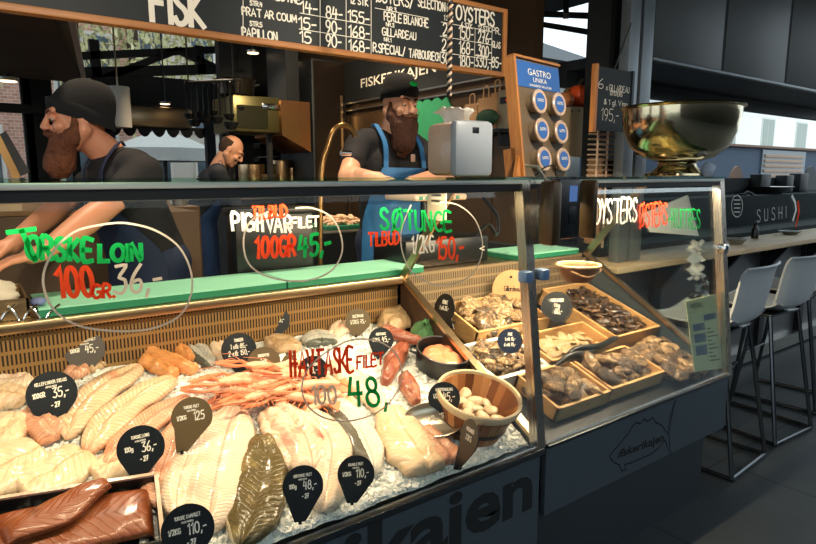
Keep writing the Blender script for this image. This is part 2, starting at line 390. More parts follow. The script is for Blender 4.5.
# lower body, lip, back
m = MB().box((XL, LY, .05), (XM, LY + .02, LZ - .012)); front = m.build('front_panel', M['panel'], case)
m = MB().box((XL, LY - .012, LZ - .03), (XM + .01, LY + .016, LZ - .008), bev=.005); m.build('lip_rail', M['lip'], case)
m = MB().slab([(XL, LY + .03, .56), (XL, 2.0, .56 + .77 * BS), (XL, 2.0, .5), (XL, LY + .03, .5)], (XM - XL, 0, 0)); m.build('ice_tray', M['steel'], case)
m = MB().box((XL, 1.985, .72), (XM, 2.0, 1.045)); m.build('rear_grille', M['grille'], case)
m = MB().box((XL, 1.94, 1.015), (XM, 1.985, 1.045), bev=.004); m.build('grille_top_rail', M['warm_steel'], case)
m = MB().box((XL, 1.99, .05), (XM, 2.02, .75)).box((XL, LY, .05), (XL + .02, 2.0, .6)); m.build('body_shell', M['dark_metal'], case)
def gl(u, x): return V((x, LY + (TY - LY) * u, LZ + (TZ - LZ) * u))
def pane(x0, x1, u0=.0, u1=.985, th=.006):
    return MB().slab([gl(u0, x0), gl(u0, x1), gl(u1, x1), gl(u1, x0)], GN * -th)
gp = pane(XL, XM - .02).build('front_glass', M['glass'], case, smooth=False)
m = MB().box((XL, TY - .005, TZ + .010), (XM + .012, TY + .035, TZ + .024), bev=.003); m.build('top_rail', M['alu'], case)
m = MB().box((XL, TY + .002, TZ - .012), (XM, TY + .03, TZ + .010)); m.build('lamp_channel', M['black'], case)
m = MB().box((XL, TY + .004, TZ - .0135), (XM - .05, TY + .012, TZ - .0115)); m.build('glass_channel_trim', M['warm_steel'], case)
sh = MB().box((XL, TY - .012, TZ + .024), (XM + .016, 1.70, TZ + .032)); sh.build('top_shelf', M['shelfglass'], case, smooth=False)
def post(x, nm, par, w=.035, dp=.03):
    a, b = gl(-.01, x), gl(1.02, x)
    m = MB().slab([a + V((-w / 2, -.006, 0)), a + V((w / 2, -.006, 0)), a + V((w / 2, dp, 0)), a + V((-w / 2, dp, 0))], b - a)
    return m.build(nm, M['steel_v'], par)
post(XM, 'corner_post', case)
def strut(x, par):
    m = MB().bar((x, 1.63, TZ + .02), (x, 1.965, 1.035), .034, .012, up=(1, 0, 0)); return m.build('shelf_strut', M['warm_steel'], par)
strut(XM + .01, case)
# sloping divider between fish and oysters
def divider(x, par, th=.012, nm='side_divider'):
    m = MB().slab([(x - th / 2, LY + .03, .5), (x - th / 2, 1.97, .5), (x - th / 2, 1.97, 1.03), (x - th / 2, LY + .03, .60)], (th, 0, 0)); d = m.build(nm, M['darkwood'], par)
    a, b = V((x, LY + .03, .61)), V((x, 1.965, 1.04))
    MB().bar(a, b, .03, .014).build('divider_rail', M['warm_steel'], par); return d
divider(XM + .01, case)
def clamp(x, u, par):
    c = gl(u, x); m = MB().cyl(c + GN * .012, c + GN * .05, .019, .017, 18).ball(c + GN * .05, (.017, .008, .017), 14, 6)
    m.build('clamp_knob', M['bluec2'], par); MB().box(c + V((-.022, -.008, -.016)), c + V((.022, .03, .016)), bev=.004).build('clamp_block', M['chrome'], par)
M['bluec2'] = plain('blue_grey_knob', '#5f7ca0', .35)
for dx, cs_ in ((-.03, case),):
    c = gl(.665, XM + dx); MB().box(c + V((-.018, -.028, -.018)), c + V((.018, .01, .018)), bev=.007).build('glass_clamp', M['bluec2'], cs_)
# front panel lettering, bold dark lower case
b0, b1 = pY(345, 572, LY - .001), pY(532, 506, LY - .001)
vs, _ = fontmesh('fiskerikajen', .03); wf = max(v.x for v in vs) - min(v.x for v in vs)
vs, _ = fontmesh('ikajen', .03); wk = max(v.x for v in vs) - min(v.x for v in vs)
xr = b1.x; xl = xr - (xr - b0.x) * wf / wk; zb = b1.z; xh = pY(515, 478, LY).z - zb
m = MB(); k = xh / .52
typeset(m, 'fiskerikajen', [(xl, LY, zb), (xr, LY, zb), (xr, LY, zb + k), (xl, LY, zb + k)], (0, -1, 0), .0008, .03, ext=(0, 1))
m.build('panel_lettering', M['matte_black'], front)
# ================================================================== oyster counter
oc = thing('oyster_display_counter', 'steel and glass end counter filled with crates of oysters and mussels', 'display counter', (2.0, 1.6, 0))
X0 = XM + .03
m = MB().box((X0, LY, .345), (XR, LY + .02, LZ - .012)); skirt = m.build('front_panel', M['panel'], oc)
m = MB().box((X0, LY - .012, LZ - .018), (XR + .005, LY + .016, LZ - .006), bev=.004); m.build('lip_rail', M['lip'], oc)
m = MB().box((X0, LY + .06, .0), (XR - .05, 1.95, .36)); m.build('base_plinth', M['plinth'], oc)  # steel coloured darker to give the recessed base its shade
m = MB().box((XR - .012, LY + .02, .345), (XR, 2.0, .6)).slab([(XR - .01, LY + .03, .56), (XR - .01, 1.97, .56), (XR - .01, 1.97, 1.03), (XR - .01, LY + .03, .6)], (.01, 0, 0)); m.build('end_panel', M['panel'], oc)
m = MB().bar((XR - .005, LY + .03, .61), (XR - .005, 1.965, 1.04), .03, .014); m.build('divider_rail', M['warm_steel'], oc)
m = MB().slab([(X0, LY + .03, .56), (X0, 2.0, .56 + .77 * BS), (X0, 2.0, .5), (X0, LY + .03, .5)], (XR - X0 - .02, 0, 0)); m.build('display_tray', M['dark_metal'], oc)
m = MB().box((X0, 1.985, .72), (XR - .02, 2.0, 1.045)); m.build('rear_grille', slots('pale_slotted_grille', '#a99473', '#2a2017', 95, 24), oc)
pane(XM + .024, XR - .02).build('front_glass', M['glass'], oc, smooth=False)
e = MB().slab([(XR - .004, LY + .03, .62), (XR - .004, 1.95, 1.04), (XR - .004, 1.66, TZ), (XR - .004, TY, TZ)], (.006, 0, 0)); e.build('end_glass', M['glass'], oc, smooth=False)
m = MB().box((XM + .022, TY - .005, TZ + .010), (XR + .018, TY + .035, TZ + .024), bev=.003).box((XR - .012, TY, TZ + .01), (XR + .018, 1.68, TZ + .024), bev=.003); m.build('top_rail', M['alu'], oc)
m = MB().box((XM + .024, TY + .002, TZ - .006), (XR, TY + .03, TZ + .010)); m.build('lamp_channel', M['black'], oc)
MB().box((XM + .022, TY - .012, TZ + .024), (XR + .01, 1.70, TZ + .032)).build('top_shelf', M['shelfglass'], oc, smooth=False)
post(XR, 'corner_post', oc); strut(XR - .02, oc)
c = gl(.665, XR - .02); MB().box(c + V((-.018, -.028, -.02)), c + V((.014, .01, .02)), bev=.007).build('glass_clamp', M['chrome'], oc)
 
for x, y in ((XR - .09, LY + .1), (XR - .09, 1.85)): MB().box((x - .008, y - .02, 0), (x + .008, y + .02, .36)).build('leg', M['steel_v'], oc)
c = gl(.665, XM + .045); MB().box(c + V((-.018, -.028, -.018)), c + V((.018, .01, .018)), bev=.007).build('glass_clamp', M['bluec2'], oc)
# engraved fish outline on the oyster counter's front
pts = [(185,295),(215,260),(235,235),(250,212),(258,203),(270,207),(281,193),(290,201),(305,189),(313,203),(330,211),(346,235),(356,180),(368,140),(356,200),(350,232),(352,262),(356,295),(345,270),(340,252),(320,276),(300,292),(270,305),(240,318),(226,321),(229,336),(218,339),(211,322),(195,315),(185,302),(185,295)]
m = MB(); m.ribbon([pY(544 + a / 2.805, 350 + b / 2.805, LY - .0006) for a, b in pts], .006, (0, -1, 0))
e_ = pY(544 + 222 / 2.805, 350 + 283 / 2.805, LY - .0006); m.ribbon([e_ + V((.008 * math.cos(a * PI / 6), 0, .008 * math.sin(a * PI / 6))) for a in range(13)], .003, (0, -1, 0))
P = lambda a, b: pY(544 + a / 2.805, 350 + b / 2.805, LY)
typeset(m, 'fiskerikajen', [P(200, 314), P(336, 262), P(336, 232), P(212, 280)], (0, -1, 0), .0008, .035)
m.build('fish_emblem', M['matte_black'], skirt)
# ------------------------------------------------------------------ marker lettering on the front glass
def gpath(pts, n=60): return [pG(a, b, .0015) for a, b in [tuple(p)[:2] for p in catmull([(a, b, 0) for a, b in pts], n)]]
def loop(nm, pts, parent, w=.0042):
    m = MB(); m.ribbon(gpath(pts, 90), w, GN); return m.build(nm, M['faint'], parent)
def gtxt(nm, items, mat, parent, label=None):
    m = MB()
    for txt, bl, br, tl, w in items:
        a, b, d = pG(*bl), pG(*br), pG(*tl); letter(m, txt, [a, b, b + (d - a), d], w * 1.08, GN, .0015, .02, .2)
    o = m.build(nm, mat, parent)
    if label: o['label'] = label
    return o
loop('marker_loop', [(105,224),(76,231),(55,249),(44,272),(45,292),(56,312),(80,326),(115,331),(150,329),(178,317),(190,298),(192,278),(186,258),(174,242),(152,229),(125,223),(105,224)], gp)
gtxt('marker_words', [('T', (22, 262), (48, 258), (8, 232), .0085), ('ORSKE', (27, 258), (92, 261), (27, 236), .0085), ('LOIN', (99, 261), (141, 260), (99, 245), .0085)], M['grn'], gp, 'green TORSKE LOIN marker lettering')
gtxt('marker_words', [('100', (60, 297), (94, 295), (56, 268), .0085), ('GR.', (93, 298), (114, 297), (93, 285), .006)], M['red'], gp, 'red 100 GR marker lettering')
gtxt('marker_words', [('36,-', (115, 294), (160, 291), (116, 266), .006)], M['faint'], gp, 'white 36 marker price')
loop('marker_loop', [(268,212),(252,220),(244,236),(246,258),(258,272),(282,280),(310,280),(332,270),(342,252),(340,232),(330,216),(312,208),(296,208)], gp, .004)
gtxt('marker_words', [('TILBUD', (253, 219), (287, 217), (253, 207), .005), ('100GR', (257, 258), (296, 255), (257, 238), .008)], M['red'], gp, 'red TILBUD 100 GR marker lettering')
gtxt('marker_words', [('PIGHVAR', (234, 230), (292, 232), (233, 213), .0065), ('FILET', (292, 228), (319, 226), (292, 218), .005)], M['wht'], gp, 'white PIGHVAR FILET marker lettering')
gtxt('marker_words', [('45,-', (300, 257), (331, 252), (300, 236), .008)], M['grn'], gp, 'green 45 marker price')
loop('marker_loop', [(411,205),(402,228),(402,250),(412,272),(432,284),(452,284),(470,276),(481,258),(482,238),(474,218),(458,205),(440,202)], gp, .004)
gtxt('marker_words', [('SØTUNGE', (383, 229), (453, 231), (382, 209), .0075)], M['grn'], gp, 'green SØTUNGE marker lettering')
gtxt('marker_words', [('TILBUD', (369, 246), (399, 244), (369, 233), .0055), ('150,-', (437, 259), (464, 257), (437, 238), .0075)], M['red'], gp, 'red TILBUD 150 marker lettering')
gtxt('marker_words', [('1/2KG', (412, 253), (434, 252), (412, 236), .0045)], M['wht'], gp, 'white half kilo marker lettering')
loop('marker_loop', [(345,342),(325,353),(308,369),(302,388),(308,406),(325,418),(350,421),(378,412),(395,395),(402,374),(396,354),(380,342),(360,339),(345,342)], gp, .004)
gtxt('marker_words', [('HAVTASKE', (291, 377), (354, 371), (290, 352), .0072), ('FILET', (357, 369), (384, 364), (357, 357), .0055)], M['red'], gp, 'red HAVTASKE FILET marker lettering')
gtxt('marker_words', [('48,', (351, 406), (387, 406), (348, 378), .0095)], M['grn'], gp, 'green 48 marker price')
gtxt('marker_words', [('100', (313, 404), (337, 404), (312, 386), .006)], M['faint'], gp, 'faded white 100 marker figures')
# oyster glass
og = [o for o in bpy.data.objects if o.parent == oc and o.name.startswith('front_glass')][0]
gtxt('marker_words', [('OYSTERS', (594, 224), (637, 221), (595, 200), .0075)], M['wht'], og, 'white OYSTERS marker lettering')
gtxt('marker_words', [('ØSTERS', (640, 227), (668, 224), (640, 205), .0075)], M['red'], og, 'red ØSTERS marker lettering')
gtxt('marker_words', [('-HUITRES', (668, 228), (701, 228), (668, 209), .0065)], M['grn'], og, 'green HUITRES marker lettering')
# ================================================================== crushed ice
def icenoise(x, y): return .010 * noise.noise(V((x * 9, y * 9, 0))) + .005 * noise.noise(V((x * 30, y * 30, 4)))
m = MB(); nx, ny = 150, 70; ax, bx_, ay, by_ = XL + .02, XM - .015, LY + .035, 1.983
def icez(x, y):
    e = min(1, (y - ay) / .05); return bedz(y) - .004 + icenoise(x, y) - .012 * (1 - e)
vs = [(ax + (bx_ - ax) * i / nx, ay + (by_ - ay) * j / ny, icez(ax + (bx_ - ax) * i / nx, ay + (by_ - ay) * j / ny)) for j in range(ny + 1) for i in range(nx + 1)]
m.add(vs, [(j * (nx + 1) + i, j * (nx + 1) + i + 1, (j + 1) * (nx + 1) + i + 1, (j + 1) * (nx + 1) + i) for j in range(ny) for i in range(nx)])
def chunk(mb, c, s):
    e = Euler((R.uniform(0, 6), R.uniform(0, 6), R.uniform(0, 6))).to_matrix(); c = V(c)
    vs = [c + e @ V((x * s * R.uniform(.6, 1), y * s * R.uniform(.6, 1), z * s * R.uniform(.5, 1))) for x in (-1, 1) for y in (-1, 1) for z in (-1, 1)]
    mb.add(vs, [(0, 1, 3, 2), (4, 6, 7, 5), (0, 4, 5, 1), (2, 3, 7, 6), (0, 2, 6, 4), (1, 5, 7, 3)])
for i in range(5200):
    x = R.uniform(.0, bx_ - .01); y = ay + .006 + (by_ - ay - .02) * (R.random() ** (2.2 if i % 2 else 1))
    chunk(m, (x, y, icez(x, y) + .003), R.uniform(.0035, .0085))
t = NT('crushed_ice'); t.b.inputs['Subsurface Weight'].default_value = .25; t.b.inputs['Subsurface Radius'].default_value = (.02, .022, .025); t.b.inputs['Subsurface Scale'].default_value = .4
M['ice'] = t.fin('#ecece4', .3, 0, 0, .6)
tag(m.build('crushed_ice', M['ice'], smooth=False), 'crushed ice bed spread under the fish in the counter', 'ice', kind='stuff')
# ================================================================== fish flesh
def flesh(name, base, dark, blood, rings=70, blot=.5, ringk=.25, skin=None, skinw=.0, rough=.3, mid=.5):
    t = NT(name); uv = t.coord('UV'); u, v, _ = t.sep(uv)
    av = t.math('ABSOLUTE', v)
    wob = t.math('MULTIPLY', t.noise(t.coord(), 26, 3), .9)
    ph = t.math('ADD', t.math('ADD', t.math('MULTIPLY', u, rings), t.math('MULTIPLY', av, 2.6)), wob)
    w = t.math('ABSOLUTE', t.math('SUBTRACT', t.math('FRACT', ph), .5)); ring = t.math('POWER', t.math('MULTIPLY', w, 2.0), 5.0)
    n = t.noise(t.coord(), 14, 5); n2 = t.noise(t.coord(), 40, 4)
    col = t.mix(t.math('MULTIPLY', ring, ringk), base, dark)
    col = t.mix(t.math('MULTIPLY', t.math('SMOOTH_MIN', t.math('MAXIMUM', t.math('MULTIPLY', t.math('SUBTRACT', n, .52), 5), 0.0), 1.0, .2), blot), col, blood)
    ln = t.math('MULTIPLY', t.math('GREATER_THAN', .045, av), mid); col = t.mix(ln, col, dark)
    if skin:
        s = t.math('GREATER_THAN', t.math('ADD', v, t.math('MULTIPLY', n2, .25)), 1.1 - skinw); col = t.mix(s, col, skin)
    t.bump(t.math('ADD', t.math('MULTIPLY', ring, -.6), n2), .35, .005)
    t.b.inputs['Subsurface Weight'].default_value = .06; t.b.inputs['Subsurface Radius'].default_value = (.02, .01, .007); t.b.inputs['Subsurface Scale'].default_value = .35
    return t.fin(col, rough, 0, .25)
M['hal'] = flesh('halibut_flesh', '#e2bf98', '#a8744e', '#cf8a66', 70, .8, .55, '#4a3f33', .16)
M['cod'] = flesh('cod_flesh', '#e8caa4', '#b48c5e', '#cfa074', 60, .6, .2)
M['pink'] = flesh('pink_fillet_flesh', '#dea684', '#95553a', '#c77a5a', 95, .7, .7)
M['white'] = flesh('white_fillet_flesh', '#e8d2b6', '#a87f68', '#d09680', 95, .7, .62)
M['red'+'f'] = flesh('red_striped_flesh', '#e4c8ac', '#a87c62', '#b0442f', 40, 1.0, .35)
M['greyskin'] = flesh('grey_skinned_fillet', '#e2d8c6', '#8d7f6c', '#cbb8a0', 60, .4, .3, '#5e5a4c', .7)
M['oliveskin'] = flesh('olive_fish_skin', '#5f5230', '#2c2416', '#a08a58', 60, .9, .34, '#cfc0a0', .12, .25, 0)
M['roe'] = flesh('orange_roe', '#dd9a5c', '#b86a36', '#c8783e', 40, .6, .3)
M['salmon'] = flesh('cured_salmon', '#84431d', '#5e2a10', '#57250e', 45, .9, .12, None, 0, .4, .2)
M['squid'] = flesh('reddish_squid_skin', '#8a4a34', '#5a2a1e', '#c08a6a', 20, .9, .3)
M['flat'] = flesh('brown_flatfish_skin', '#c2a37c', '#8a6a48', '#94744e', 30, .9, .4)
M['silver'] = flesh('silver_fish_skin', '#b9b8ae', '#6c6f6c', '#8a8a80', 50, .7, .4, '#55594f', .5)
WK, TK = 1.5, .78
def fillet(name, label, cat, pix, w, th, mat, h=0.006, group=None, n=30, mseg=18, roll=0, groove=.22, wob=.06, seed=None, ends=(.35, .25)):
    if isinstance(pix[0][0], (int, float)) and len(pix[0]) == 2: P = [pB(a, b, h) for a, b in pix]
    else: P = [pB(a, b, h + c) for a, b, c in pix]
    P = catmull(P, n); sd = V((R.random() * 50, R.random() * 50, 0)); vs, uvs = [], []; L = 0
    W = w if isinstance(w, (list, tuple)) else [w * ends[0], w * .9, w, w * .95, w * ends[1]]
    W = [x * WK for x in W]; th *= TK
    for i, p in enumerate(P):
        a, b = P[max(0, i - 1)], P[min(n - 1, i + 1)]; d = (b - a).normalized(); s = d.cross(BN).normalized(); up = s.cross(d)
        if roll: s, up = s * math.cos(roll) + up * math.sin(roll), up * math.cos(roll) - s * math.sin(roll)
        if i: L += (P[i] - P[i - 1]).length
        t = i / (n - 1); hw = interp(W, t) / 2 * (1 + wob * 2.2 * noise.noise(sd + V((t * 6, 0, 0))))
        e = min(1, min(t, 1 - t) / .12); e = math.sqrt(max(.02, e * (2 - e)))
        for k in range(mseg + 1):
            v = -1 + 2 * k / mseg
            q = (1 - abs(v) ** 2.6) ** .55 if abs(v) < 1 else 0
            z = th * e * q * (1 - groove * math.exp(-(v / .2) ** 2)) + .3 * th * (noise.noise(sd + V((t * 6, v * 2.2, 2))) + .5 * noise.noise(sd + V((t * 17, v * 6, 5)))) * q
            vs.append(p + s * (hw * e ** .6 * v) + up * z); uvs.append((L, v))
        for k in range(1, mseg):
            v = -1 + 2 * (mseg - k) / mseg
            vs.append(p + s * (hw * e ** .6 * v * .96) - up * (.12 * th * e)); uvs.append((L, v))
    K = 2 * mseg; fs = [(i * K + k, i * K + (k + 1) % K, (i + 1) * K + (k + 1) % K, (i + 1) * K + k) for i in range(n - 1) for k in range(K)]
    fs += [tuple(range(K))[::-1], tuple(range((n - 1) * K, n * K))]
    mb = MB().add(vs, fs, uvs); o = mb.build(name, mat, None, smooth=True)
    return tag(o, label, cat, group) if label else o
F = fillet
F('fish_fillet', 'long halibut fillet with dark skin edge beside the HELLEFLYNDER STEAKS tag', 'fish fillet', [(142, 368), (108, 386), (80, 412), (66, 440)], .075, .030, M['hal'], .012)
F('fish_fillet', 'long pale fillet in the middle of the three halibut fillets', 'fish fillet', [(176, 380), (140, 398), (108, 424), (86, 456)], .070, .032, M['hal'], .012)
F('fish_fillet', 'pinkish long fillet lying between the middle halibut fillet and the TORSKE LOINS tag', 'fish fillet', [(190, 398), (155, 418), (128, 442), (104, 470)], .060, .028, M['pink'], .010)
F('cod_loin', 'thick cod loin at the left end of the white tray rim', 'cod loin', [(-28, 478), (5, 470), (44, 452)], [.09, .12, .10], .034, M['cod'], .010, ends=(.8, .8))
F('cod_loin', 'cod loin with cut edge lying behind the white tray rim', 'cod loin', [(20, 492), (52, 476), (84, 452)], [.075, .10, .07], .030, M['cod'], .012)
F('cod_loin', 'small cod loin tucked against the TORSKE LOINS tag', 'cod loin', [(92, 476), (112, 466), (132, 452)], [.05, .06, .045], .026, M['cod'], .008)
F('fish_steak', 'pale halibut steak curled up at the left edge of the glass', 'fish steak', [(-14, 446), (4, 436), (18, 418)], [.05, .075, .06], .042, M['cod'], .010)
F('fish_steak', 'halibut steak with pink flesh below the HELLEFLYNDER STEAKS tag', 'fish steak', [(24, 416), (40, 424), (58, 440)], [.045, .06, .05], .042, M['pink'], .010)
F('fish_steak', 'yellowish halibut steak behind the curled steak at the left edge', 'fish steak', [(-8, 402), (6, 398), (26, 402)], [.05, .07, .05], .040, M['cod'], .010)
F('fish_steak', 'pale halibut steak far back in the left corner of the ice', 'fish steak', [(-6, 384), (14, 384), (30, 378)], [.04, .06, .04], .03, M['white'], .006)
F('fish_piece', 'upright pale fish tip below the grey HELLEFLYNDER FILET tag', 'fish piece', [(70, 378), (78, 371), (88, 362, ) if False else (86, 364)], [.03, .05, .02], .03, M['pink'], .008)
F('fish_fillet', 'narrow pink ribbed fillet beside the corner of the salmon tray', 'fish fillet', [(186, 416), (172, 446), (160, 480), (158, 508)], .062, .026, M['pink'], .010)
F('fish_fillet', 'white ribbed fillet between the pink narrow fillet and the widest fillet', 'fish fillet', [(198, 428), (188, 460), (178, 492), (176, 520)], .062, .030, M['white'], .014)
F('fish_fillet', 'widest whitefish fillet with pink rib marks hanging toward the lip', 'fish fillet', [(236, 408), (226, 440), (216, 480), (206, 536)], .115, .036, M['white'], .014)
F('fish_fillet', 'olive brown skinned fish side turned skin up by the lip', 'fish fillet', [(262, 436), (262, 470), (254, 510), (240, 548)], .098, .034, M['oliveskin'], .016)
F('fish_fillet', 'white fillet arching over the olive skinned fish side', 'fish fillet', [(262, 414), (276, 424), (290, 448), (300, 470)], [.04, .07, .07, .05], .034, M['redf'], .014)
F('fish_fillet', 'folded white fillet with a red bloodline behind the RODTUNGE tag', 'fish fillet', [(272, 410), (290, 424), (306, 448), (312, 474)], [.05, .085, .085, .07], .044, M['redf'], .026)
F('fish_fillet', 'plump folded white fillet between the two front black tags', 'fish fillet', [(298, 414), (318, 430), (330, 452), (328, 480), (322, 512)], [.05, .09, .09, .07, .05], .046, M['white'], .018)
F('fish_fillet', 'grey skinned white fillet running down to the second front tag', 'fish fillet', [(312, 396), (342, 414), (362, 440), (374, 476)], .080, .034, M['greyskin'], .012)
F('monkfish_piece', 'big lumpy white monkfish piece on the ice near the lip', 'fish piece', [(388, 410), (400, 432), (416, 456), (428, 474)], [.06, .11, .12, .08], .048, M['cod'], .008)
F('monkfish_piece', 'smaller monkfish piece below the pale shell dish', 'fish piece', [(420, 432), (436, 446), (452, 464)], [.05, .08, .06], .040, M['pink'], .010)
F('monkfish_tail', 'white monkfish tail behind the green 48 price', 'fish piece', [(332, 362), (350, 378), (372, 398), (384, 416)], [.04, .07, .06, .03], .036, M['white'], .008)
F('monkfish_tail', 'slim monkfish tail beside the langoustine pile', 'fish piece', [(318, 376), (336, 392), (352, 410)], [.03, .055, .04], .030, M['cod'], .008)
F('fish_fillet', 'small white fillet with grey skin stripe right of the roe', 'fish fillet', [(186, 338), (196, 350), (212, 366)], [.03, .06, .03], .026, M['silver'], .008)
F('fish_fillet', 'small pale fillet below the tag with prices 85 and 150', 'fish fillet', [(214, 342), (222, 352), (228, 366)], [.03, .05, .03], .024, M['white'], .008)
F('cod_roe', 'orange cod roe lobe nearest the halibut fillets', 'cod roe', [(140, 362), (158, 368), (176, 378)], [.03, .042, .03], .036, M['roe'], .006, groove=0)
F('cod_roe', 'longer orange cod roe lobe behind the nearer lobe', 'cod roe', [(146, 352), (170, 362), (196, 373)], [.025, .042, .03], .036, M['roe'], .012, groove=0)
F('cod_roe', 'short knobbly orange roe lobe beside the grey striped fillet', 'cod roe', [(172, 343), (182, 351), (192, 361)], [.02, .035, .02], .03, M['roe'], .010, groove=0)
F('whole_flatfish', 'brownish whole flatfish on the ice behind the langoustines', 'fish', [(264, 344), (280, 344), (300, 350)], [.03, .085, .03], .030, M['flat'], .008, groove=0)
F('whole_flatfish', 'pale flatfish between the bronze tag and the black tag in the back row', 'fish', [(304, 344), (320, 338), (338, 342)], [.03, .075, .03], .026, M['silver'], .008, groove=0)
F('whole_flatfish', 'tan flatfish standing against the divider above the artichoke', 'fish', [(386, 330), (396, 320), (412, 312)], [.05, .10, .05], .05, M['flat'], .012, groove=0)
F('fish_fillet', 'white fillet end poking up in front of the slotted grille', 'fish fillet', [(330, 340), (338, 330), (346, 318)], [.03, .05, .02], .03, M['white'], .006)
F('gurnard', 'red fish lying behind the black pot', 'fish', [(380, 332), (396, 336), (422, 346)], [.02, .05, .02], .04, M['squid'], .012, groove=0)
F('squid', 'dark brown squid beside the red HAVTASKE lettering', 'squid', [(404, 346), (394, 362), (384, 386)], [.035, .055, .02], .036, M['squid'], .008, groove=0)
F('squid', 'small glossy brown squid in front of the black pot', 'squid', [(404, 376), (410, 390), (416, 406)], [.03, .05, .02], .034, M['squid'], .012, groove=0)
F('smoked_fish_strip', 'thin orange strip lying along the grille behind the grey tag', 'fish piece', [(42, 368), (54, 364), (66, 362)], [.02, .03, .015], .02, M['roe'], .006, groove=0)
F('smoked_fish_strip', 'orange strip on the ice along the grille behind the flatfish', 'fish piece', [(296, 326), (312, 322), (328, 320)], [.02, .03, .015], .016, M['roe'], .006, groove=0)
for i, (p, q, mt, lb) in enumerate([((88, 372), (104, 356), 'flat', 'crumbly brown crab piece right of the grey HELLEFLYNDER FILET tag'), ((104, 362), (118, 350), 'roe', 'small orange shellfish piece near the grille'), ((118, 358), (136, 344), 'white', 'pale fish piece near the grille left of the roe'), ((218, 336), (230, 330), 'cod', 'pale lump of fish against the grille left of the 85 and 150 tag'), ((344, 332), (352, 326), 'white', 'white lump of fish left of the round bronze tag by the grille')]):
    F('fish_piece', lb, 'fish piece', [p, ((p[0] + q[0]) / 2, (p[1] + q[1]) / 2 - 1), q], [.025, .04, .02], .024, M[mt], .006, wob=.3)
# ------------------------------------------------------------------ langoustines
M['lang'] = plain('langoustine_shell', '#d9713c', .35, c2='#f6dcb8', scale=42, coat=.3)
M['langd'] = plain('langoustine_claw', '#cf6a3e', .35, c2='#e59a70', scale=40)
def langoustine():
    o = thing('langoustine', 'orange langoustine in the pile on the ice behind the bronze tag', 'langoustine', group='langoustines piled on the ice')
    pts, rs = [], []
    for i in range(22):
        t = i / 21; pts.append(V((-.06 + .12 * t, 0, .014 + .006 * math.sin(t * 3)))); k = .0125 if t < .45 else .011 * (1 - .45 * (t - .45) / .55)
        rs.append(k * (.55 + .45 * min(1, t * 6)) * (1 + (.10 if (t > .45 and i % 2) else 0)))
    MB().tube(pts, rs, 10).build('body', M['lang'], o, smooth=True, world=False)
    m = MB()
    for a in (-35, -12, 12, 35):
        r = math.radians(a); m.slab([(.058, .006 * math.sin(r), .018), (.086, .022 * math.sin(r) - .006, .014), (.088, .022 * math.sin(r) + .006, .014)], (0, 0, .003))
    m.build('tail_fan', M['langd'], o, world=False)
    for s in (-1, 1):
        m = MB().tube([(-.045, s * .008, .016), (-.07, s * .02, .02), (-.085, s * .018, .016), (-.11, s * .012, .014), (-.135, s * .009, .012)], [.003, .0035, .0045, .006, .0012], 7)
        m.tube([(-.108, s * .009, .014), (-.122, s * .003, .014), (-.134, s * .004, .013)], [.003, .0022, .001], 6)
        m.build('claw', M['langd'], o, world=False)
        m = MB().tube([(-.06, s * .003, .018), (-.10, s * .02, .035), (-.15, s * .04, .02)], [.0012, .0009, .0005], 5); m.build('antenna', M['langd'], o, world=False)
        m = MB()
        for k in range(4): m.tube([(-.035 + .014 * k, s * .009, .012), (-.04 + .015 * k, s * .026, .017), (-.045 + .016 * k, s * .042, .004)], [.0018, .0014, .0007], 5)
        m.build('walking_legs', M['langd'], o, world=False)
    return o
lg = langoustine(); k = 0
spots = [(298, 392, 10), (270, 398, -6), (244, 402, 4), (312, 400, 20), (286, 404, -12), (258, 392, 14), (232, 396, -10), (322, 408, 28), (300, 380, 4), (276, 384, -14), (252, 384, 8), (290, 372, 12), (268, 374, -4), (238, 388, 22), (316, 390, 14), (304, 404, -20), (262, 402, 30), (282, 394, 24)]
for i, (a, b, dg) in enumerate(spots):
    lay = .012 + .014 * (i // 6); p = pB(a, b, lay); d = V((1, -.25, 0)); d.rotate(Euler((0, 0, math.radians(dg)))); d.z = BS * d.y + R.uniform(-.12, .12)
    mt = frame(p, d, BN + V((R.uniform(-.3, .3), R.uniform(-.3, .3), 0))) @ Matrix.Scale(R.uniform(1.05, 1.35), 4)
    if i == 0: lg.matrix_basis = mt
    else: dup(lg, mt)
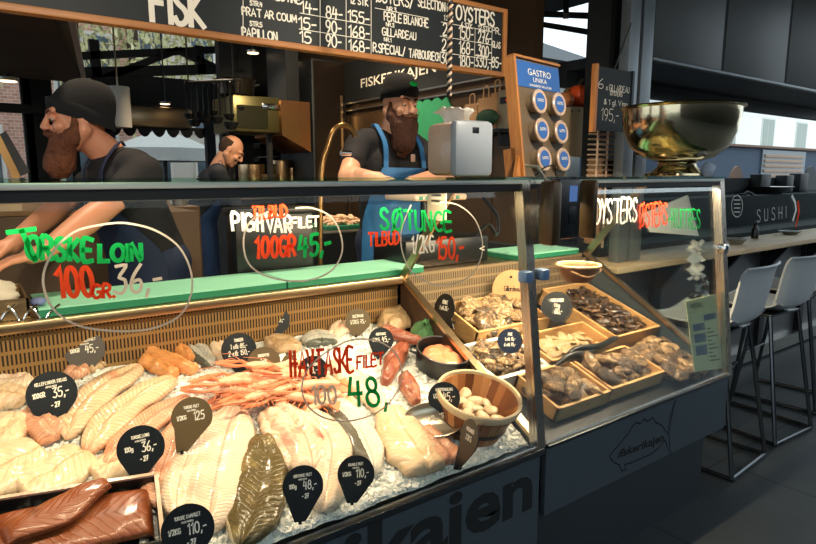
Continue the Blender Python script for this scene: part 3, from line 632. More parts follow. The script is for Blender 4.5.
# ================================================================== price tags
def price_tag(cx, cy, rpx, tx, ty, mat, lines, label, h=.004, squash=1.0, yaw=0, back=.25, name='price_tag', tip=True, plane=None, toppx=None):
    p = plane if plane is not None else pB(tx, ty, h)
    to = (O - p); to.z = 0; to.normalize(); to.rotate(Euler((0, 0, math.radians(yaw))))
    n = (to + UP * back).normalized(); x = UP.cross(n).normalized(); y = n.cross(x)
    if x.dot(RT) < 0: x, y = -x, y
    c = hit(cx, cy, p, n); dist = (c - O).dot(FH); r = rpx / 608 * dist / max(.5, squash) * squash
    ln = max((c - p).dot(y), r * 1.05); off = (p - c).dot(x)
    o = thing(name, label, 'price tag', p, 0)
    out = []
    if tip:
        wt = r * .27
        for i in range(33):
            a = math.radians(-28 + 236 * i / 32); out.append((r * math.cos(a), r * math.sin(a)))
        out += [(off - wt, -ln), (off + wt, -ln)]
    else: out = [(r * math.cos(2 * PI * i / 36), r * 1.0 * math.sin(2 * PI * i / 36)) for i in range(36)]
    P3 = [c + x * a + y * b for a, b in out]
    MB().slab(P3, -n * .0035).build('tag_plate', mat, o)
    m = MB()
    for (txt, lx, ly, hh, ww) in lines:
        line(m, txt, c + x * (lx * r) + y * (ly * r), (x * math.cos(.06) + y * math.sin(.06)), y, hh * r, ww * r, n, .74, .0008, .01, .2, center=True)
    if lines: m.build('lettering', M['chalk'], o, smooth=False)
    MB().box(V((-.004, -.004, -.01)), V((.004, .004, .012)))._xf(frame(V(), x, n).to_3x3().to_4x4(), p + x * 0 - n * .006).build('stake', M['dark_metal'], o)
    return o
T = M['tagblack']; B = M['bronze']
def std(h1, sub, qty, pr, foot='27'):
    out = [(h1, 0, .46, .13, .026)]
    if sub: out += [(sub, 0, .30, .07, .014)]
    out += [(qty, -.5, -.08, .2, .04), (pr, .34, -.16, .42, .05)]
    if foot: out += [('- ' + foot, .1, -.58, .2, .045)]
    return out
price_tag(52, 394, 24, 50, 429, T, std('HELLEFLYNDER STEAKS', 'HIPPOGLOSSUS', '100GR', '35,-'), 'black teardrop price tag reading HELLEFLYNDER STEAKS 35')
price_tag(85, 350, 19, 84, 374, plain('grey_tag', '#514a40', .35), std('HELLEFLYNDER FILET', 'HIPPOGLOSSUS', '100GR', '45,-', None), 'grey price tag reading HELLEFLYNDER FILET 45 in front of the grille')
price_tag(141, 448, 24, 139, 478, T, std('TORSKE LOINS', 'GADUS MORHUA', '100g', '36,-'), 'black teardrop price tag reading TORSKE LOINS 36 behind the tray corner', h=.03)
price_tag(192, 417, 21, 182, 452, B, std('TORSKE FILET', 'GADUS MORHUA', '1/2KG', '125', None), 'bronze shiny price tag reading TORSKE FILET 125', h=.04)  # bronze colour stands in for light reflected off the tilted tag
price_tag(188, 530, 28, 188, 566, T, std('TORSKE KAMFILET', 'GADUS MORHUA', '1/2KG', '110,-'), 'black price tag reading TORSKE KAMFILET 110 beside the salmon tray', h=.05)
price_tag(303, 486, 22, 300, 522, T, std('RØDTUNGE FILET', 'MICROSTOMUS', '100g', '48,-'), 'black teardrop price tag reading RØDTUNGE FILET 48 near the lip', h=.05)
price_tag(356, 474, 20, 352, 503, T, std('KULMULE FILET', 'MERLUCCIUS', '1/2KG', '110,-'), 'black teardrop price tag reading KULMULE FILET 110 near the lip', h=.03)
price_tag(239, 350, 18, 240, 372, T, [('TUNGER', 0, .5, .16, .035), ('1 stk 85,-', 0, .1, .26, .04), ('2 stk 150,-', 0, -.3, .28, .04)], 'black price tag with prices 85 and 150')
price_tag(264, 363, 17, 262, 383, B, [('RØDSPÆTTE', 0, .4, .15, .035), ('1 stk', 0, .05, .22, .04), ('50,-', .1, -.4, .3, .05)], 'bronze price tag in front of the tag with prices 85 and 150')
price_tag(273, 321, 17, 272, 338, T, [('JOMFRUHUMMER', 0, .4, .16, .035), ('1/2KG 125,-', 0, -.1, .3, .045)], 'black price tag reading 125 standing against the grille')
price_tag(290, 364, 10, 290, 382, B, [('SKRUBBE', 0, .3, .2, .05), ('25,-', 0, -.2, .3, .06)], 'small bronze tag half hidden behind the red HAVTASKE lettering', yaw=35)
price_tag(313, 370, 15, 318, 392, T, [('HAVTASKE', 0, .3, .18, .04), ('48,-', 0, -.2, .4, .05)], 'black price tag standing behind the red HAVTASKE lettering')
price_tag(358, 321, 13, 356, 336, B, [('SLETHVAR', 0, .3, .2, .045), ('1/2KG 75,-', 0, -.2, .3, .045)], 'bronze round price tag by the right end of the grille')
price_tag(381, 340, 13, 378, 358, T, [('RØDTUNGE', 0, .4, .18, .04), ('1/2KG', -.4, -.1, .26, .045), ('45,-', .4, -.15, .42, .055)], 'black price tag reading 45 between squid and flatfish')
price_tag(444, 398, 17, 452, 418, T, [('HJERTEMUSLING', 0, .45, .16, .035), ('1/2KG', -.4, .0, .24, .045), ('45,-', .3, -.15, .5, .06)], 'black price tag reading 45 stuck in the wooden bucket', h=.07)
price_tag(469, 437, 19, 456, 468, T, [('MUSLINGER', 0, .3, .2, .045), ('1/2KG', 0, -.2, .3, .045)], 'black price tag turned aside in front of the wooden bucket', yaw=-64, h=.03)
# ================================================================== pot, bucket, dish, artichoke, tray
p = pB(440, 368, .0); q_ = 1.22
o = thing('cooking_pot', 'round black pot filled with orange roe on the ice', 'pot', p)
MB().lathe([(r * q_, z * q_) for r, z in [(.0, .004), (.066, .004), (.074, .02), (.079, .062), (.081, .064), (.083, .062), (.078, .016), (.068, -.002), (.0, -.002)]], p, 40).build('pot_body', M['black'], o, smooth=None)
MB().tube([p + V((.081 * math.cos(a * PI / 24), .081 * math.sin(a * PI / 24), .064)) * q_ for a in range(48)], .0024, 6, closed=True).build('rim', M['steel'], o)
for s in (-1, 1):
    c = p + RT * (s * .1) + UP * .062; MB().tube([c - FH * .026, c + RT * (s * .02) - FH * .018, c + RT * (s * .02) + FH * .018, c + FH * .026], .0055, 8).build('handle', M['black'], o)
vs = []; mb = MB().ball(p + UP * .040, (.080, .080, .030), 28, 12)
for i, v in enumerate(mb.v): mb.v[i] = v + UP * (.014 * noise.noise(v * 45)) + V((.006 * noise.noise(v * 60), 0, 0))
M['roe2'] = plain('orange_roe_paste', '#d9714a', .35, c2='#e89a70', scale=60, bump=.3, coat=.3)
roe = tag(mb.build('fish_roe', M['roe2'], smooth=True), 'orange roe heaped inside the black pot', 'roe')
def settle(p, *obs):
    m = Matrix.Translation(p) @ Matrix.Rotation(math.atan(BS) * .85, 4, 'X') @ Matrix.Translation(-p)
    for q in obs: q.matrix_basis = m @ q.matrix_basis
settle(V(o.location), o, roe)
# wooden bucket
p = pB(471, 428, -.003); o = thing('wooden_bucket', 'round wooden stave bucket set into the ice with shellfish inside', 'bucket', p)
NS = 26
for pas in (0,):
    m = MB(); mh = MB()
    for i in range(NS):
        a0, a1 = 2 * PI * i / NS + .01, 2 * PI * (i + 1) / NS - .01
        q = lambda a, r, z: p + V((r * math.cos(a), r * math.sin(a), z))
        m.slab([q(a0, .094, 0), q(a1, .094, 0), q(a1, .132, .125), q(a0, .132, .125)], (q((a0 + a1) / 2, 1, 0) - p) * -.008)
    m.lathe([(0, .006), (.09, .006), (.09, 0), (0, 0)], p, 26)
    t = NT('bucket_staves'); gx, gy, gz = t.sep(t.coord()); ang = t.math('ARCTAN2', gy, gx); st = t.math('FLOOR', t.math('MULTIPLY', ang, NS / 2 / PI)); wn = t.node('ShaderNodeTexWhiteNoise', noise_dimensions='1D'); t.link(st, wn.inputs['W'])
    col = t.ramp(wn.outputs['Value'], [(0, '#6e3d1c'), (.5, '#a5683a'), (1, '#c98f58')]); M['stave'] = t.fin(col, .5)
    m.build('staves', M['stave'], o)
MB().lathe([(.126, .112), (.135, .112), (.139, .128), (.136, .135), (.128, .135), (.125, .128), (.126, .112)], p, 48).build('rim_hoop', plain('pale_hoop', '#cdb58f', .5, scale=30), o, smooth=None)
MB().lathe([(.104, .035), (.108, .035), (.111, .05), (.107, .05)], p, 48).build('hoop', M['darkwood'], o, smooth=None)
bucket = p
settle(bucket.copy(), o)
# shell dish leaning on the bucket
c = pB(434, 424, .035); n = (O - c).normalized() * .75 + UP * .8; n.normalize()
X_, Y_ = basis(n); mb = MB(); prof = [(x * 1.25, y * 1.25) for x, y in [(0, .0), (.02, .0015), (.036, .006), (.046, .016), (.049, .022), (.051, .022), (.048, .013), (.037, .002), (.02, -.0025), (0, -.004)]]
o = thing('metal_dish', 'oval pale metal dish leaning against the bucket', 'dish', c)
mb.lathe(prof, V(), 36, n); 
for i, v in enumerate(mb.v): mb.v[i] = c + v + RT * (v.dot(RT) * .5)
mb.build('dish_shell', plain('pewter', '#b7b0a0', .28, .8), o, smooth=None)
m = MB(); line(m, '1/2 KG', c + n * .012 - RT * .02, (RT + UP * .3).normalized(), (UP - FH * .5).normalized(), .02, .003, n, .8, .0, .02); m.build('chalk_mark', M['chalk'], o)
# shellfish inside the bucket
M['clam'] = plain('clam_shell', '#a98f6c', .45, c2='#d8c4a0', scale=50, bump=.4); M['oys'] = None
def shellfish(nm, lab, cat, grp, mat, r=(.028, .021, .012)):
    mb = MB().ball((0, 0, r[2]), r, 18, 10)
    for i, v in enumerate(mb.v):
        k = 1 + .10 * math.sin(v.length * 900); mb.v[i] = V((v.x * (1 - .25 * v.y / r[1]), v.y, r[2] + (v.z - r[2]) * k))
    return tag(mb.build(nm, mat, None, smooth=True), lab, cat, grp)
cl = shellfish('clam', 'tan clam lying in the wooden bucket', 'clam', 'clams in the wooden bucket', M['clam'])
for i in range(13):
    a = i * 2.4; r = .024 * math.sqrt(i); q = bucket + V((r * math.cos(a), r * math.sin(a), .05 + R.uniform(0, .016)))
    mt = frame(q, V((math.cos(a * 3), math.sin(a * 3), R.uniform(-.3, .3))), V((R.uniform(-.4, .4), R.uniform(-.4, .4), 1)))
    mt = Matrix.Translation(bucket) @ Matrix.Rotation(math.atan(BS) * .85, 4, 'X') @ Matrix.Translation(-bucket) @ mt
    if i == 0: cl.matrix_basis = mt
    else: dup(cl, mt)
# artichoke
p = pB(424, 336, .022); o = thing('artichoke', 'green and white striped artichoke against the divider', 'artichoke', p)
t = NT('artichoke_leaf'); u, v, _ = t.sep(t.coord('UV')); M['arti'] = t.fin(t.ramp(t.math('ADD', u, t.math('MULTIPLY', t.noise(t.coord(), 60), .3)), [(.25, '#cfd3ac'), (.8, '#4d7a4c')]), .5)
axis = V((-.35, -.55, .75)).normalized(); ex, ey = basis(axis)
MB().ball(p, .026, 16, 10).build('heart', M['arti'], o)
for ring in range(4):
    N = 8 - ring
    for i in range(N):
        a = 2 * PI * (i + ring * .5) / N; rd = ex * math.cos(a) + ey * math.sin(a); tn = axis.cross(rd); mb = MB(); vs, uv = [], []
        for j in range(6):
            t_ = j / 5; e = .25 + ring * .16; base = p - axis * .02 + rd * (.03 * math.sin(PI * (.25 + t_ * (.55 + e * .3)))) * (1.25 - ring * .2) + axis * (.065 * t_ * (.8 + ring * .12))
            w = .017 * math.sin(PI * (.18 + .80 * t_) ** 1.0)
            for k in (-1, 0, 1): vs.append(base + tn * (w * k) - rd * (.005 * abs(k))); uv.append((t_, k))
        mb.add(vs, [(j * 3 + k, j * 3 + k + 1, j * 3 + 4 + k, j * 3 + 3 + k) for j in range(5) for k in range(2)], uv)
        mb.add([q_ - rd * .003 for q_ in vs], [(j * 3 + k, j * 3 + 3 + k, j * 3 + 4 + k, j * 3 + k + 1) for j in range(5) for k in range(2)], uv)
        mb.build('leaf', M['arti'], o, smooth=True)
p_ = bpy.data.objects['artichoke']; p_.matrix_basis = Matrix.Translation(V(p_.location) + BN * .012) @ Matrix.Scale(1.55, 4)
# salmon tray
hh = .052
A, Bq = pB(156, 474, hh), pB(-70, 509, hh); e1 = (Bq - A).normalized(); e2 = e1.cross(BN).normalized()
if e2.y > 0: e2 = -e2
LW = .62; DP = .0
c0 = A; Dp = .20
while (A + e2 * Dp + e1 * .25).y < LY + .045: Dp -= .005
o = thing('fish_tray', 'black tray with a white rim holding cured salmon at the front left', 'tray', A - BN * hh)
q = [A, A + e1 * LW, A + e1 * LW + e2 * Dp, A + e2 * Dp]; dn = -BN * (hh - .004)
mt = slots('tray_slots', '#15181a', '#c79a4c', 130, 60)
m = MB(); th = .004
for i in range(4):
    a, b = q[i], q[(i + 1) % 4]; inw = ((q[0] + q[2]) / 2 - (a + b) / 2).normalized() * th; m.slab([a, b, b + dn, a + dn], inw)
m.slab([x + dn for x in q], BN * -.003); m.build('tray_body', M['black'], o)
m = MB(); m.slab([A + e1 * .10 + dn * .40 + e2 * (th + .0006), A + e1 * .17 + dn * .40 + e2 * (th + .0006), A + e1 * .17 + dn * .85 + e2 * (th + .0006), A + e1 * .10 + dn * .85 + e2 * (th + .0006)], e2 * .0005)
t = NT('tray_slots'); g = t.sep(t.coord()); M['tslot'] = plain('lit_slot_gold', '#c79a4c', .5)
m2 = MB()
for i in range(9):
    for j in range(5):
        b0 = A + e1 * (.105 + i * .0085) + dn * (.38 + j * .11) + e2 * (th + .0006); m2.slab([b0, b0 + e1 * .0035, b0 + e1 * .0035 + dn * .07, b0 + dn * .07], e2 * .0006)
m2.build('slot_pattern', M['tslot'], o)  # gold colour stands in for the lit perforations of the back wall
m = MB()
for i in (0, 3, 1): a, b = q[i], q[(i + 1) % 4]; m.bar(a, b, .009, .006, up=BN)
m.build('tray_rim', M['white'], o)
S = lambda a, b, h=.012: A + e1 * a + e2 * b - BN * (hh - h)
def slab3(label, P, w, th, mat, nm='cured_salmon', cat='salmon'):
    # P: 3-D points; reuse the fillet loft through temporary pixels is not needed here
    P = catmull(P, 26); vs, uvs = [], []; L = 0; K = 30; sd = V((R.random() * 9, 3, 0))
    for i, p in enumerate(P):
        d = (P[min(25, i + 1)] - P[max(0, i - 1)]).normalized(); s = d.cross(BN).normalized(); up = s.cross(d); t = i / 25
        if i: L += (P[i] - P[i - 1]).length
        hw = interp(w, t) / 2; e = min(1, min(t, 1 - t) / .1) ** .5 if 0 < t < 1 else .1
        for k in range(K):
            a = 2 * PI * k / K; cx, sy = math.cos(a), math.sin(a)
            x = math.copysign(abs(cx) ** .6, cx); z = math.copysign(abs(sy) ** .7, sy)
            vs.append(p + s * hw * x + up * (th / 2 * (1 + z) * e * (1 + .15 * noise.noise(sd + V((t * 5, x * 2, 0)))))); uvs.append((L, x))
    fs = [(i * K + k, i * K + (k + 1) % K, (i + 1) * K + (k + 1) % K, (i + 1) * K + k) for i in range(25) for k in range(K)] + [tuple(range(K))[::-1], tuple(range(25 * K, 26 * K))]
    return tag(MB().add(vs, fs, uvs).build(nm, mat, None, smooth=True), label, cat)
slab3('thick cured salmon side with a squared end filling the tray corner', [S(.012, .085, .006), S(.10, .085, .006), S(.2, .09, .006), S(.34, .09, .006)], [.13, .14, .14, .13], .036, M['salmon'])
slab3('pointed salmon piece lying on top of the larger salmon side', [S(.10, .012, .05), S(.15, .04, .05), S(.20, .075, .046), S(.30, .11, .044)], [.02, .06, .085, .05], .026, M['salmon'], 'cured_salmon', 'salmon')
# ================================================================== crates in the oyster counter
TH = -.042                                # tray surface below the ice level
def pt(x, y, h=0): return V((x, y, bedz(y))) + BN * h
def crate(label, x0, x1, y0, y1, hi=.055, mat=None, name='wooden_crate', cat='crate', th=.010, front=True):
    o = thing(name, label, cat, pt((x0 + x1) / 2, (y0 + y1) / 2, TH)); wx, wy = (M['box'], M['boxy']) if mat is None else (mat, mat)
    c = [pt(x0, y0, TH + .001), pt(x1, y0, TH + .001), pt(x1, y1, TH + .001), pt(x0, y1, TH + .001)]; up = BN * hi
    MB().slab(c, BN * .005).build('crate_floor', wx, o)
    for i in range(4):
        a, b = c[i], c[(i + 1) % 4]; n = (sum(c, V()) / 4 - (a + b) / 2).normalized() * th
        MB().slab([a, b, b + up, a + up], n).build('crate_wall', wx if i % 2 == 0 else wy, o)
    return o
crate('wooden crate of dark mussels beside the end panel under the brown pot', 2.245, 2.585, 1.525, 1.96, .085)
crate('wooden crate of clams behind the two oyster crates at the lip', 1.805, 2.225, 1.505, 1.69, .07)
crate('wooden crate of oysters beside the corner post at the lip', 1.60, 1.90, 1.295, 1.495, .06)
crate('wooden crate of oysters at the lip below the clam crate', 1.915, 2.275, 1.30, 1.495, .06)
o = crate('wooden crate of large oysters below the kraft card', 1.62, 2.06, 1.74, 1.97, .085)
poly = plain('polystyrene', '#e9e4d6', .85, var=.04, scale=90, bump=.2)
crate('white polystyrene tray of small oysters left of the corner post', 1.50, 1.795, 1.50, 1.725, .055, poly, 'polystyrene_tray', 'tray', .016)
# ------------------------------------------------------------------ oysters, mussels, clams
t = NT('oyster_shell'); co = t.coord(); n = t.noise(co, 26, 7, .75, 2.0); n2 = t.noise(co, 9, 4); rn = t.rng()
col = t.ramp(t.math('ADD', n, t.math('MULTIPLY', t.math('SUBTRACT', rn, .5), .16)), [(.36, '#120d09'), (.46, '#4c3a26'), (.55, '#a07c52'), (.62, '#d9bc8c'), (.75, '#efe0c2')]); col = t.mix(t.math('MULTIPLY', n2, .3), col, '#3a3020')  # shell mottling plus dark crevices and pale highlights painted into the colour
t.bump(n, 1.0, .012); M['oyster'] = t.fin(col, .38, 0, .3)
def oyster(nm, L=.05, W=.033, H=.015, seed=0, label=None, group=None, mat=None, hook=.25, cat='oyster'):
    mb = MB().ball((0, 0, 0), 1, 22, 14); sd = V((seed * 3.1, 0, 0))
    for i, v in enumerate(mb.v):
        a = math.atan2(v.y, v.x); k = 1 + .18 * noise.noise(sd + v * 1.3) + .07 * noise.noise(sd + v * 5)
        x, y, z = v.x * L * k, v.y * W * k * (1 - .35 * v.x), v.z * H * 1.35 * (1 + .45 * noise.noise(sd + v * 3)) * (1 - .2 * v.x)
        st = math.floor((v.x + 1) * 4) / 4; z *= .85 + .25 * ((v.x + 1) * 4 % 1)
        y += hook * W * v.x * v.x
        mb.v[i] = V((x, y, z + H * .6))
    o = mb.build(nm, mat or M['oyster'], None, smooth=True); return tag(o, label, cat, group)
def pile(srcs, x0, x1, y0, y1, h0, n, layer, tilt=.6, sc_=(.85, 1.15), dome=.02, fill=None):
    """lay copies of the source shells over a patch of the sloping tray, layer upon layer"""
    cells = []; nx = max(1, round((x1 - x0) / fill)); ny = max(1, round((y1 - y0) / fill))
    for l in range(9):
        for i in range(nx):
            for j in range(ny): cells.append((x0 + (x1 - x0) * (i + .5 + R.uniform(-.3, .3)) / nx, y0 + (y1 - y0) * (j + .5 + R.uniform(-.3, .3)) / ny, l))
    for k in range(n):
        x, y, l = cells[k]; u, v = (x - x0) / (x1 - x0) * 2 - 1, (y - y0) / (y1 - y0) * 2 - 1
        p = pt(x, y, h0 + layer * l + dome * (1 - u * u) * (1 - v * v)); a = R.uniform(0, 2 * PI)
        d = V((math.cos(a), math.sin(a), BS * math.sin(a) + R.uniform(-tilt, tilt) * .5)); m = frame(p, d, BN + V((R.uniform(-tilt, tilt), R.uniform(-tilt, tilt), 0))) @ Matrix.Scale(R.uniform(*sc_), 4)
        s = srcs[k % len(srcs)]
        if not s.get('_p'): s['_p'] = 1; s.matrix_basis = m
        else: dup(s, m)
def shells(label, group, seeds, **kw): return [oyster('oyster', seed=s_, label=label, group=group, **kw) for s_ in seeds]
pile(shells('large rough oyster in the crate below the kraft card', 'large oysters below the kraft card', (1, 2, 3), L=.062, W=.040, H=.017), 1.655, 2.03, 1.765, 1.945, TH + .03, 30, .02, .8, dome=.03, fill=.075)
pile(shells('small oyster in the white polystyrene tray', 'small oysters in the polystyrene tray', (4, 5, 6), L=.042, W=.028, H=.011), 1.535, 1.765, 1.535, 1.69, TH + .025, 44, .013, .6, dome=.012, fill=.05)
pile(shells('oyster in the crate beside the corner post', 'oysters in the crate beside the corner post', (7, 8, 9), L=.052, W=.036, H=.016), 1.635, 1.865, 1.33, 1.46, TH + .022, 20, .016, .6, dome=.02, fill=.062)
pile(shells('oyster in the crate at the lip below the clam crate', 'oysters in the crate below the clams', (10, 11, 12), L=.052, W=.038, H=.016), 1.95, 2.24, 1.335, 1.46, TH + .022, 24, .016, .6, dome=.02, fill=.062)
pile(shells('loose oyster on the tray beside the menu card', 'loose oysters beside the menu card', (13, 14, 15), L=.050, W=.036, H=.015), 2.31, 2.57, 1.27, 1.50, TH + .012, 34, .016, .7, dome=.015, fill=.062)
M['clamo'] = plain('clam_pale', '#3e2d1c', .4, c2='#e0bf8c', scale=45, bump=.6)
def clam2(nm, lab, grp, cat, mat, r):
    mb = MB().ball((0, 0, 0), 1, 18, 12)
    for i, v in enumerate(mb.v):
        mb.v[i] = V((v.x * r[0] * (1 - .15 * v.y), v.y * r[1] - .2 * r[1] * v.x * v.x, r[2] * (1 + v.z * (1 + .06 * math.sin(v.x * 22)) * max(.15, 1 - .5 * (v.y + 1) ** 2 * .3))))
    return tag(mb.build(nm, mat, None, smooth=True), lab, cat, grp)
pile([clam2('clam', 'small tan clam in the crate behind the two oyster crates', 'clams in the wooden crate', 'clam', M['clamo'], (.028, .021, .009))], 1.84, 2.19, 1.535, 1.655, TH + .02, 64, .011, .6, dome=.012, fill=.045)
t = NT('mussel_shell'); n = t.noise(t.coord(), 30, 5, .7); M['mussel'] = t.fin(t.ramp(n, [(.38, '#0b0908'), (.5, '#2e2015'), (.6, '#7a5a38'), (.68, '#cfae7e')]), .32, 0, .3); 
def mussel():
    mb = MB().ball((0, 0, 0), 1, 16, 12)
    for i, v in enumerate(mb.v):
        w = .55 + .45 * (v.x + 1) / 2; mb.v[i] = V((v.x * .034, v.y * .018 * w ** .8 + .006 * v.x * v.x, .011 + v.z * .011 * w))
    return tag(mb.build('mussel', M['mussel'], None, smooth=True), 'dark mussel in the crate beside the end panel', 'mussel', 'mussels in the wooden crate')
pile([mussel(), tag(oyster('mussel', .03, .022, .010, 21, None, None, M['mussel']), 'dark mussel in the crate beside the end panel', 'mussel', 'mussels in the wooden crate')], 2.275, 2.555, 1.56, 1.93, TH + .03, 150, .014, .8, dome=.035, fill=.047)
# dark seaweed strand between the crates
m = MB()
for p in ([(1.86, 1.50, .02), (1.95, 1.515, .05), (2.08, 1.50, .045), (2.2, 1.515, .05), (2.26, 1.53, .04)], [(1.80, 1.49, .01), (1.90, 1.50, .04), (2.0, 1.49, .035), (2.1, 1.505, .04)]):
    m.tube(catmull([pt(*q_) for q_ in p], 24), [.006 + .009 * math.sin(PI * i / 23) for i in range(24)], 8)
tag(m.build('seaweed', plain('dark_seaweed', '#0e1310', .35, coat=.3), None, smooth=True), 'dark seaweed draped over the rim between clam crate and oyster crates', 'seaweed', kind='stuff')
# tags on the oysters
price_tag(510, 341, 13, 518, 358, M['navyt'], [('FINE', 0, .45, .2, .05), ('1 stk 15,-', 0, .05, .24, .05), ('6 stk 75,-', 0, -.4, .24, .05)], 'dark blue oval tag stuck among the small oysters', h=.055, tip=False)
price_tag(444, 309, 16, 452, 322, T, [('PERLE', 0, .35, .2, .05), ('1 stk 25,-', 0, -.05, .24, .05)], 'black tag turned sideways on the divider beside the large oysters', h=.06, yaw=-50)
price_tag(557, 307, 16, 560, 322, T, [('MUSLINGER', 0, .35, .18, .05), ('1 kg', 0, .0, .24, .05), ('60,-', .1, -.42, .3, .06)], 'black tag behind the corner post beside the mussel crate', h=.07)
o = price_tag(512, 289, 20, 512, 304, M['kraft'], [], 'round kraft card reading Gillardeau behind the large oysters', h=.05, tip=False, name='kraft_card')
q = [x for x in bpy.data.objects if x.parent == o][0]; n_ = (O - V(o.location)); n_.z = 0; n_.normalize(); n_ = (n_ + UP * .25).normalized(); x_ = UP.cross(n_).normalized(); x_ = x_ if x_.dot(RT) > 0 else -x_; y_ = n_.cross(x_) if n_.cross(x_).z > 0 else -n_.cross(x_)
c_ = hit(512, 291, V(o.location), n_); m = MB(); line(m, 'Gillardeau', c_ + n_ * .001, x_, y_, .022, .003, n_, .75, .0006, .01, .1, center=True); m.build('lettering', M['matte_black'], o, smooth=False)
m = MB(); c_ = hit(511, 277, V(o.location), n_); m.slab([c_ + n_ * .0005 + x_ * (.006 * math.cos(a)) + y_ * (.006 * math.sin(a)) for a in [i * PI / 8 for i in range(16)]], n_ * .0006); m.build('punched_hole', M['matte_black'], o)
# menu card leaning inside the end of the oyster glass
a, b, c, d = [pG(*k, off=-.022) for k in ((694, 372), (722, 368), (716, 294), (685, 301))]
o = thing('menu_card', 'pale green printed menu card standing behind the oyster glass', 'menu card', (a + b) / 2)
MB().slab([a, b, c, d], GN * -.003).build('card_sheet', plain('pale_green_card', '#bfc99c', .6, var=.06), o, smooth=False)
m = MB(); g = lambda u, v: bil((a, b, c, d), u, v) - GN * .0042
for (u0, u1, v0, v1) in ((.12, .5, .22, .36), (.12, .5, .40, .52), (.5, .92, .68, .76), (.12, .5, .56, .66)): m.quad(g(u0, v0), g(u1, v0), g(u1, v1), g(u0, v1))
m.build('printed_block', plain('print_blue', '#4b6175', .6), o, smooth=False)
m = MB()
for i in range(9):
    v = .12 + i * .055; m.quad(g(.56, v), g(.9 - .1 * (i % 3), v), g(.9 - .1 * (i % 3), v + .014), g(.56, v + .014))
letter(m, 'MENU', [g(.12, .88), g(.5, .88), g(.5, .94), g(.12, .94)], .003, -GN, .0002); m.build('printed_text', M['matte_black'], o, smooth=False)
# foil scrap
m = MB(); p0 = pt(2.42, 1.255, -.006)
for i in range(7):
    for j in range(4): m.add([p0 + V(((i + k) * .016, (j + l) * .008, .008 * noise.noise(V(((i + k) * 1.7, (j + l) * 1.9, 3))) + .008)) for k, l in ((0, 0), (1, 0), (1, 1), (0, 1))], [(0, 1, 2, 3)])
tag(m.build('foil_scrap', M['chrome'], None, smooth=False), 'crumpled piece of foil on the lip below the menu card', 'foil')
# ================================================================== worktop behind the displays, green boards
wt = tag(MB().box((XL, 2.002, 1.0), (XR - .02, 2.36, 1.045), bev=.004).build('worktop', M['warm_steel'], None), 'long steel worktop behind the fish and oyster counters', 'worktop')
MB().box((XL, 2.03, .0), (XR - .05, 2.34, 1.0)).build('worktop_body', M['dark_metal'], wt, world=True)
def greenboard(x0, x1, label, cut=0):
    o = thing('cutting_board', label, 'cutting board', ((x0 + x1) / 2, 2.1, 1.046))
    m = MB().slab([(x0 + cut, 1.972, 1.068), (x1, 1.972, 1.068), (x1, 2.23, 1.068), (x0, 2.23, 1.068)], (0, 0, .006)); m.build('board_top', M['green'], o)
    MB().slab([(x0 + cut, 1.972, 1.0465), (x1, 1.972, 1.0465), (x1, 2.23, 1.0465), (x0, 2.23, 1.0465)], (0, 0, .0213)).build('board_core', M['greend'], o); return o
greenboard(.14, .905, 'long pale green cutting board in front of the man in profile', .0)
greenboard(.912, 1.53, 'shorter pale green cutting board ending at the counter divider')
greenboard(2.10, 2.55, 'pale green cutting board behind the mussel crate')
# brown pot on the green board beside the strut
p = V((2.36, 2.05, 1.075)); p = pZ(578, 281, 1.075)
o = thing('brown_bowl', 'brown glazed bowl with a pale rim at the back of the oyster counter', 'bowl', p)
MB().lathe([(x * .74, y * .8) for x, y in [(0, 0), (.06, 0), (.085, .03), (.098, .07), (.094, .07), (.08, .034), (.056, .008), (0, .008)]], p, 36).build('bowl_body', M['leather'], o, smooth=None)
MB().lathe([(x * .74, y * .8) for x, y in [(.092, .066), (.104, .066), (.108, .074), (.102, .08), (.092, .076), (.092, .066)]], p, 36).build('rim', plain('pale_rim', '#c7a276', .5), o, smooth=None)
MB().tube([p + (q2 - p) * .76 for q2 in catmull([p + V((-.095, -.03, .06)), p + V((-.05, -.09, .035)), p + V((.02, -.098, .05)), p + V((.07, -.07, .06))], 20)], .003, 6).build('string', M['kraft'], o)
# weighing scale: black base and white pan
o = thing('weighing_scale', 'black shop scale with a white pan behind the oyster crates', 'scale', (1.74, 2.18, 1.046))
MB().box((1.50, 2.06, 1.046), (1.99, 2.32, 1.17), bev=.012).build('scale_base', M['black'], o)
a_ = pY(424, 196, 2.2); MB().cyl((a_.x, 2.2, 1.165), (a_.x, 2.2, a_.z - .01), .02, .016, 16).build('column', M['dark_metal'], o)
MB().box((a_.x - .14, 2.08, a_.z - .018), (a_.x + .16, 2.32, a_.z + .012), bev=.01).build('pan', M['white'], o)
m = MB()
for i in range(7): m.box((a_.x - .12 + i * .035, 2.078, a_.z - .012), (a_.x - .10 + i * .035, 2.0795, a_.z + .004))
m.build('pan_vents', M['greend'], o)
MB().tube(catmull([(1.93, 2.1, 1.16), (1.98, 2.06, 1.22), (2.05, 2.07, 1.17), (2.1, 2.12, 1.25), (2.08, 2.2, 1.34)], 30), .009, 8).build('power_lead', M['black'], o)
m = MB(); line(m, '<'.replace('<', 'V'), (1.93, 2.0585, 1.10), (0, 0, 1), (1, 0, 0), .03, .004, (0, -1, 0), 1, .0008); m.build('arrow_mark', M['chalk'], o)
